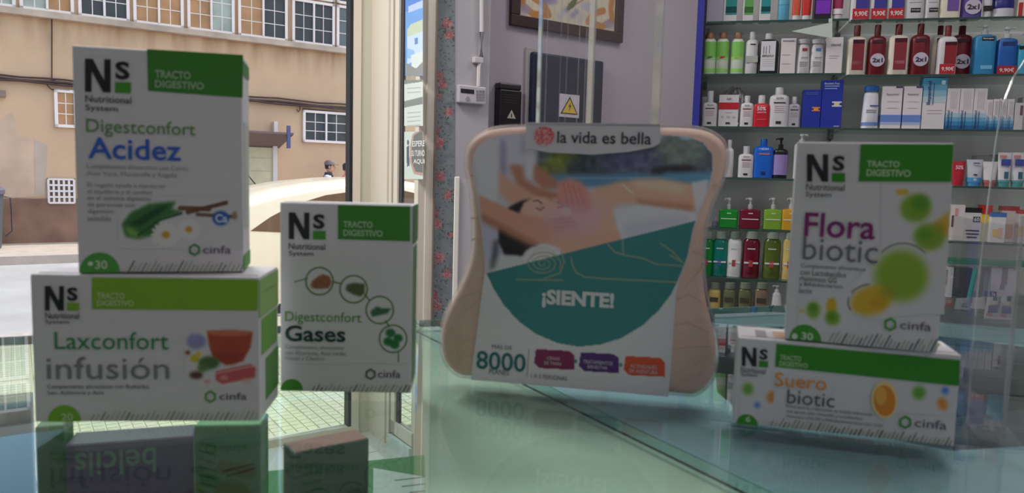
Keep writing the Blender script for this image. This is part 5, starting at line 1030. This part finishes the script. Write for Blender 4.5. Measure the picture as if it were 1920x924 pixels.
# client's torso and legs, towel
p.poly([(1060, 400), (1090, 372), (1120, 352), (1160, 340), (1200, 336), (1240, 336), (1296, 344), (1310, 370), (1306, 398), (1270, 392), (1200, 382), (1158, 380), (1150, 400), (1166, 450), (1160, 470), (1040, 480), (1040, 440)], (212, 168, 144), 3)
p.poly([(1180, 338), (1250, 338), (1292, 350), (1280, 364), (1200, 352)], (232, 200, 176), 5, .7); p.poly([(1190, 372), (1300, 382), (1302, 398), (1200, 384)], (176, 124, 98), 4, .7); p.line([(1168, 346), (1186, 362)], 3, (240, 226, 216), .7)
p.poly([(1296, 342), (1330, 336), (1322, 372), (1306, 398)], (206, 204, 210), 2); p.poly([(1150, 392), (1200, 384), (1304, 398), (1312, 420), (1166, 452), (1158, 430)], (204, 202, 210), 2); p.poly([(1170, 420), (1290, 404), (1290, 416), (1172, 446)], (182, 180, 196), 6, .7)
p.ell(1105, 385, 42, 26, (214, 170, 160), 6, .8)
# upper hands on the shoulder
p.poly([(1044, 340), (1070, 334), (1092, 342), (1104, 362), (1110, 392), (1090, 402), (1066, 392), (1046, 376)], (206, 142, 132), 3)
for k in range(4): p.line([(1056 + 9 * k, 342 + 2 * k), (1066 + 10 * k, 388 - k)], 1.4, (160, 96, 90), .5)
# head lying on its back: dark hair, face turned up
p.poly([(951, 390), (978, 376), (1000, 372), (996, 400), (990, 430), (1010, 452), (1006, 474), (990, 480), (946, 478), (934, 452), (936, 425), (944, 404)], (36, 30, 36), 2)
p.poly([(974, 398), (982, 380), (1002, 368), (1022, 370), (1040, 378), (1052, 388), (1066, 396), (1072, 410), (1068, 424), (1050, 440), (1020, 448), (996, 436), (978, 420)], (214, 172, 156), 2)
p.line([(1000, 377), (1008, 375), (1016, 382)], 2.2, (70, 50, 48), .85); p.line([(1006, 390), (1014, 394), (1020, 388)], 2, (40, 30, 30), .9); p.ell(1014, 390, 6, 4, (190, 140, 128), 2, .6)
p.line([(1030, 378), (1040, 370), (1044, 380)], 3, (196, 136, 120), .8); p.ell(1041, 375, 4, 3, (232, 196, 180), 1, .8); p.line([(1046, 390), (1056, 386)], 3, (190, 96, 100), .85); p.ell(1062, 396, 7, 6, (232, 200, 190), 2, .8)
# lower forearm and hands at the jaw
p.poly([(898, 366), (930, 380), (965, 396), (992, 404), (1030, 412), (1056, 404), (1078, 412), (1086, 424), (1076, 438), (1052, 446), (1024, 456), (1000, 460), (970, 446), (930, 424), (902, 412)], (204, 150, 130), 2)
p.poly([(902, 398), (950, 424), (990, 446), (1012, 456), (990, 462), (950, 442), (904, 416)], (160, 106, 90), 4, .7)
for k in range(5): p.line([(1034 + 4 * k, 412 + 7 * k), (1074 + 2 * k, 408 + 8 * k)], 1.5, (166, 106, 104), .6)
p.poly([(1030, 444), (1070, 424), (1160, 436), (1166, 456), (1080, 476), (1040, 490), (1020, 470)], (210, 160, 142), 4, .9)
p.ell(1075, 412, 60, 34, (200, 160, 210), 14, .35)
# white rolled towel and table cover
p.ell(1020, 484, 40, 26, (206, 204, 208), 2); p.ring(1020, 486, 22, 1.6, (170, 166, 176), .6); p.poly([(916, 500), (936, 478), (990, 486), (984, 500), (912, 514)], (200, 198, 202), 3); p.poly([(926, 450), (936, 450), (934, 476), (928, 500), (918, 508)], (70, 70, 74), 3, .8)
# teal field with round lower edge
p.c = np.minimum(p.c * 1.13, 238)
TE = (56, 136, 138)
arc = [(912, 512), (925, 540), (945, 572), (972, 602), (1005, 626), (1045, 643), (1085, 650), (1125, 646), (1165, 634), (1205, 610), (1235, 582), (1258, 552), (1269, 530), (1290, 480), (1302, 424), (1305, 412)]
p.poly([(878, 518), (912, 512)] + arc[1:] + [(1345, 400), (1345, 756), (878, 756)], CW); p.poly(arc + [(1302, 414)], TE)
BG = (176, 172, 140)
sp = [(1018 + (3 + .9 * t) * math.cos(t * .55), 494 + (2.2 + .62 * t) * math.sin(t * .55)) for t in range(0, 36)]; p.line([q for q in sp if True], 2.2, BG, .9)
p.line([(968, 524), (1055, 525)], 2.2, BG); p.line([(1052, 470), (1058, 490), (1050, 512), (1020, 522)], 2.2, BG); p.line([(1071, 482), (1073, 496), (1080, 510), (1096, 519), (1130, 522), (1268, 529)], 2.2, BG)
p.line([(1138, 456), (1152, 472), (1170, 478), (1205, 484), (1230, 495), (1284, 499)], 2.2, BG); p.line([(1238, 456), (1262, 472), (1280, 492)], 2.2, BG); p.line([(1256, 478), (1280, 492)], 2.2, BG); p.line([(1167, 450), (1169, 478)], 2.2, BG)
p.line([(992, 655), (988, 704)], 1.4, (130, 130, 134))
def tabp(x0, yt, x1, yb, c, sk=.045):
    pts = [(x0 + 6, yt), (x1 - 10, yt + (x1 - x0) * sk), (x1, yt + (x1 - x0) * sk + 8), (x1, yb + (x1 - x0) * sk), (x0 + 12, yb), (x0 + 2, yb - 10)]; p.poly(pts, c)
tabp(999, 654, 1077, 690, (136, 36, 88)); tabp(1083, 660, 1161, 696, (84, 42, 122)); tabp(1167, 667, 1247, 703, (222, 84, 46)); p.ell(1079, 677, 3, 4, (60, 130, 120)); p.ell(1164, 684, 3, 4, (60, 130, 120))
p.sheet('printed_card', FG, -.0010, gr, clip=cardp, rough=.45)
MB().plate([FG.hit(x, y) for x, y in cardp][::1], -.0008, .0010).build('card_board', mat(CW, .5), gr)
def gt(body, x0, yb, x1, yt, c, bold=0.0, sk=.04, y=-.0016, shear=0.0):
    a, b, e = FG.hit(x0, yb), FG.hit(x0, yt), FG.hit(x1, yb + (x1 - x0) * sk); text(body, a[0], a[1], e[0], b[1] , y, mat(c, .5), gr, bold=bold, shear=shear)
FL = (216, 214, 222)
gt('¡SIENTE!', 1016, 576, 1151, 541, (222, 222, 226), .045, sk=.03)
gt('MÁS DE', 923, 652, 961, 643, (90, 110, 114)); gt('8000', 894, 690, 986, 656, (40, 116, 118), .012, sk=.03); gt('PLANES', 918, 700, 955, 690, (90, 110, 114)); gt('1 A 2 PERSONAS', 996, 707, 1064, 699, (110, 110, 118), sk=.04)
gt('CENAS', 1026, 673, 1050, 667, FL); gt('DE TAPAS', 1021, 682, 1053, 676, FL); gt('TRATAMIENTOS', 1094, 680, 1149, 673, FL); gt('BIENESTAR', 1102, 689, 1139, 683, FL); gt('ACTIVIDADES', 1182, 688, 1232, 681, FL); gt('DE AVENTURA', 1180, 697, 1233, 690, FL)
tabo = [(988, 233), (1238, 234), (1238, 268), (1225, 276), (1180, 285), (1110, 290), (1030, 286), (986, 278)]
MB().plate([FG.hit(x, y) for x, y in tabo], -.0036, -.0026).build('title_tab', mat((216, 214, 220), .5), gr)
a, b = FG.hit(988, 233), FG.hit(1238, 234); MB().box(a[0], b[0], -.0036, DG_ + .002, a[1] - .0006, a[1] + .0012).build('tab_fold', mat((216, 214, 220), .5), gr)
p = Paint(996, 234, 1044, 276, .8, (216, 214, 220)); q = random.Random(3)
for k in range(420):
    a = q.uniform(0, 6.283); rr = 19 * math.sqrt(q.random()); p.ell(1020 + rr * math.cos(a), 255 + rr * .93 * math.sin(a), q.uniform(1, 2.4), q.uniform(1, 2), q.choice([(226, 96, 100), (236, 150, 146), (206, 70, 84), (232, 120, 118), (240, 190, 186)]), 0, .9)
p.sheet('round_emblem', FG, -.0039, gr, clip=[(1020 + 21 * math.cos(t * .3), 255 + 20 * math.sin(t * .3)) for t in range(21)])
gt('la vida es bella', 1046, 268.5, 1221, 246.5, (56, 52, 62), .012, sk=.02, y=-.0040)

# ================================================================== clear acrylic stands
film = glass((.985, .985, .985), .02, .02, 'acrylic', body=.02, bodycol=(236, 236, 240), fmax=.5); edge_ = glass((.85, .88, .86), .12, .1, 'acrylic_edge', body=.2, bodycol=(232, 236, 236))
qa = at_y(1012, 300, .74); FH = Frame((qa.x, qa.y, GZ + .0005), math.radians(4))
r = empty('acrylic_stand', FH.p, FH.th, 'tall clear acrylic leaflet stand rising behind the gift box', 'stand')
def hx(px, y=200): return FH.hit(px, y)[0]
HT = .46
for px, w_ in ((1012, .0006), (1110, .0010), (1236, .0006)): x = hx(px); MB().box(x - w_, x + w_, -.002, .03, 0, HT).build('side_edge', edge_, r)
MB().box(hx(1012), hx(1236), -.0015, .0, .0, HT).build('front_sheet', film, r); MB().box(hx(1012), hx(1236), .03, .0315, .0, HT).build('back_sheet', film, r); MB().box(hx(1012), hx(1236), .0, .06, .0, .003).build('base', film, r)
for px in (1022, 1048, 1060, 1082, 1095): x = hx(px); MB().box(x, x + .0006, .001, .002, .02, HT).build('ripple', glass((.93, .95, .93), .05, .05, body=.10), r)
qb = at_z(1829, 592, GZ); FQ = Frame((qb.x, qb.y, GZ + .0005), math.radians(18))
r = empty('curved_acrylic_screen', FQ.p, FQ.th, 'clear acrylic screen with rounded corner at the right edge', 'screen')
crv = [(1829, 590), (1838, 500), (1850, 400), (1860, 320), (1868, 260), (1876, 215), (1886, 180), (1900, 145), (1920, 113), (1945, 92), (1990, 78)]
c2_ = [FQ.hit(x, y) for x, y in crv]; c2_[0] = (c2_[0][0], 0.0)
MB().plate(c2_ + [(c2_[-1][0] + .1, c2_[-1][1]), (c2_[-1][0] + .1, 0)], -.001, .001).build('sheet', film, r)
MB().tube([(a, 0, b) for a, b in c2_], .0012, 6).build('polished_edge', edge_, r, smooth=True)
qb = at_z(1880, 838, GZ); FQ2 = Frame((qb.x, qb.y, GZ + .0005), math.radians(70))
r = empty('acrylic_divider', FQ2.p, FQ2.th, 'narrow clear acrylic divider standing on the glass at right', 'divider')
MB().box(0, .004, -.001, .001, 0, .148).build('polished_edge', edge_, r); MB().box(.004, .2, -.001, .001, 0, .14).build('sheet', film, r); MB().box(0, .2, -.012, .012, 0, .002).build('foot', film, r)

# ================================================================== boxes inside the counter, on its lower shelf
ZI = zs_ + .0016
def inner(name, label, bl, br, ztop, dep, c, topc=None, cat='box'):
    """top front corners bl, br seen at height ztop"""
    P_, Q_ = at_z(bl[0], bl[1], ztop), at_z(br[0], br[1], ztop); th = math.atan2(Q_.y - P_.y, Q_.x - P_.x); r_ = empty(name, (P_.x, P_.y, ZI), th, label, cat); w_ = (Q_ - P_).length; h = ztop - ZI
    MB().box(0, w_, 0, dep, 0, h).build('carton', mat(c, .5), r_, bevel=.0009)
    if topc: MB().box(.001, w_ - .001, .001, dep - .001, h, h + .0004).build('top_print', mat(topc, .5), r_)
    return r_, w_, h, dep
r_, w_, h, d = inner('hand_cream_carton', 'purple carton stored upside down under the left boxes', (122, 836), (362, 818), 1.285, .030, (126, 84, 150), (110, 92, 124))
text('belcils', w_ * .07, h - .026, w_ * .70, h - .006, -.0006, mat((150, 168, 168), .5), r_, bold=.01, rot=180)
r_, w_, h, d = inner('herbal_carton', 'upright green carton with slanted strokes under the glass', (364, 799), (489, 797), 1.300, .030, (104, 146, 112), (150, 190, 150))
for k in range(14): MB().plate([(.003, h - .012 - .0065 * k), (.003, h - .0135 - .0065 * k), (w_ * .32, h - .0175 - .0065 * k), (w_ * .32, h - .016 - .0065 * k)], -.0005, 0).build('hatching', mat((40, 110, 50), .5), r_)
for k in range(2): MB().plate([(w_ * (.42 + .06 * k), h - .036 - .004 * k), (w_ * (.42 + .06 * k), h - .0375 - .004 * k), (w_ * .9, h - .0315 - .004 * k), (w_ * .9, h - .030 - .004 * k)], -.0005, 0).build('printed_line', mat((60, 84, 64), .5), r_)
r_, w_, h, d = inner('pale_green_carton', 'dark green narrow carton under the glass at far left', (65, 802), (120, 798), 1.300, .030, (70, 112, 82), (120, 150, 120))
r_, w_, h, d = inner('sky_reflection_block', 'pale blue block under the glass standing in for reflected sky', (-90, 768), (58, 752), 1.300, .030, (170, 196, 250), (176, 150, 132))  # added block; its blue stands in for sky reflected in the counter glass
r_, w_, h, d = inner('upright_carton', 'grey-green upright carton with rosy top under the glass', (552, 850), (692, 822), 1.285, .026, (96, 122, 112), (196, 124, 124))
for k in range(5): MB().box(.006, .022, -.0004, 0, h - .02 - .007 * k, h - .0175 - .007 * k).build('hatching', mat((50, 110, 60), .5), r_)
lf = MB(); q = [cz(700, 858, 1.19), cz(830, 880, 1.19), cz(880, 960, 1.19), cz(700, 930, 1.19)]
q = [FC.world(a, b, 0) for a, b in q]
r_ = empty('paper_leaflet', (q[0].x, q[0].y, ZI), TH_C, 'grey-white leaflet with faint text lines under the glass', 'leaflet')
inv = lambda v: ((v - q[0]).dot(FC.e), (v - q[0]).dot(FC.n))
MB().prism([inv(v) for v in q], 0, .001).build('paper', mat((190, 198, 196), .6), r_)
for k in range(5):
    a = cz(740 + k * 14, 878 + k * 11, 1.192); a = inv(FC.world(a[0], a[1], 0)); MB().box(a[0], a[0] + .035, a[1], a[1] + .0015, .001, .0014).build('printed_line', mat((110, 120, 122), .6), r_)

# housings for the added fill lights, all out of view
for i, (p_, s_, e_) in enumerate(FILL_LAMPS):
    r_ = empty('added_fill_lamp', (p_[0], p_[1], H), 0, 'white fill-light panel added out of view ' + ('above the counter', 'near the shop window', 'near the shelf cabinet', 'behind the counter', 'near the painted picture')[i], 'lamp')
    MB().box(-s_[0] / 2 - .02, s_[0] / 2 + .02, -s_[1] / 2 - .02, s_[1] / 2 + .02, -.05, 0).build('housing', mat((230, 230, 228), .5), r_)
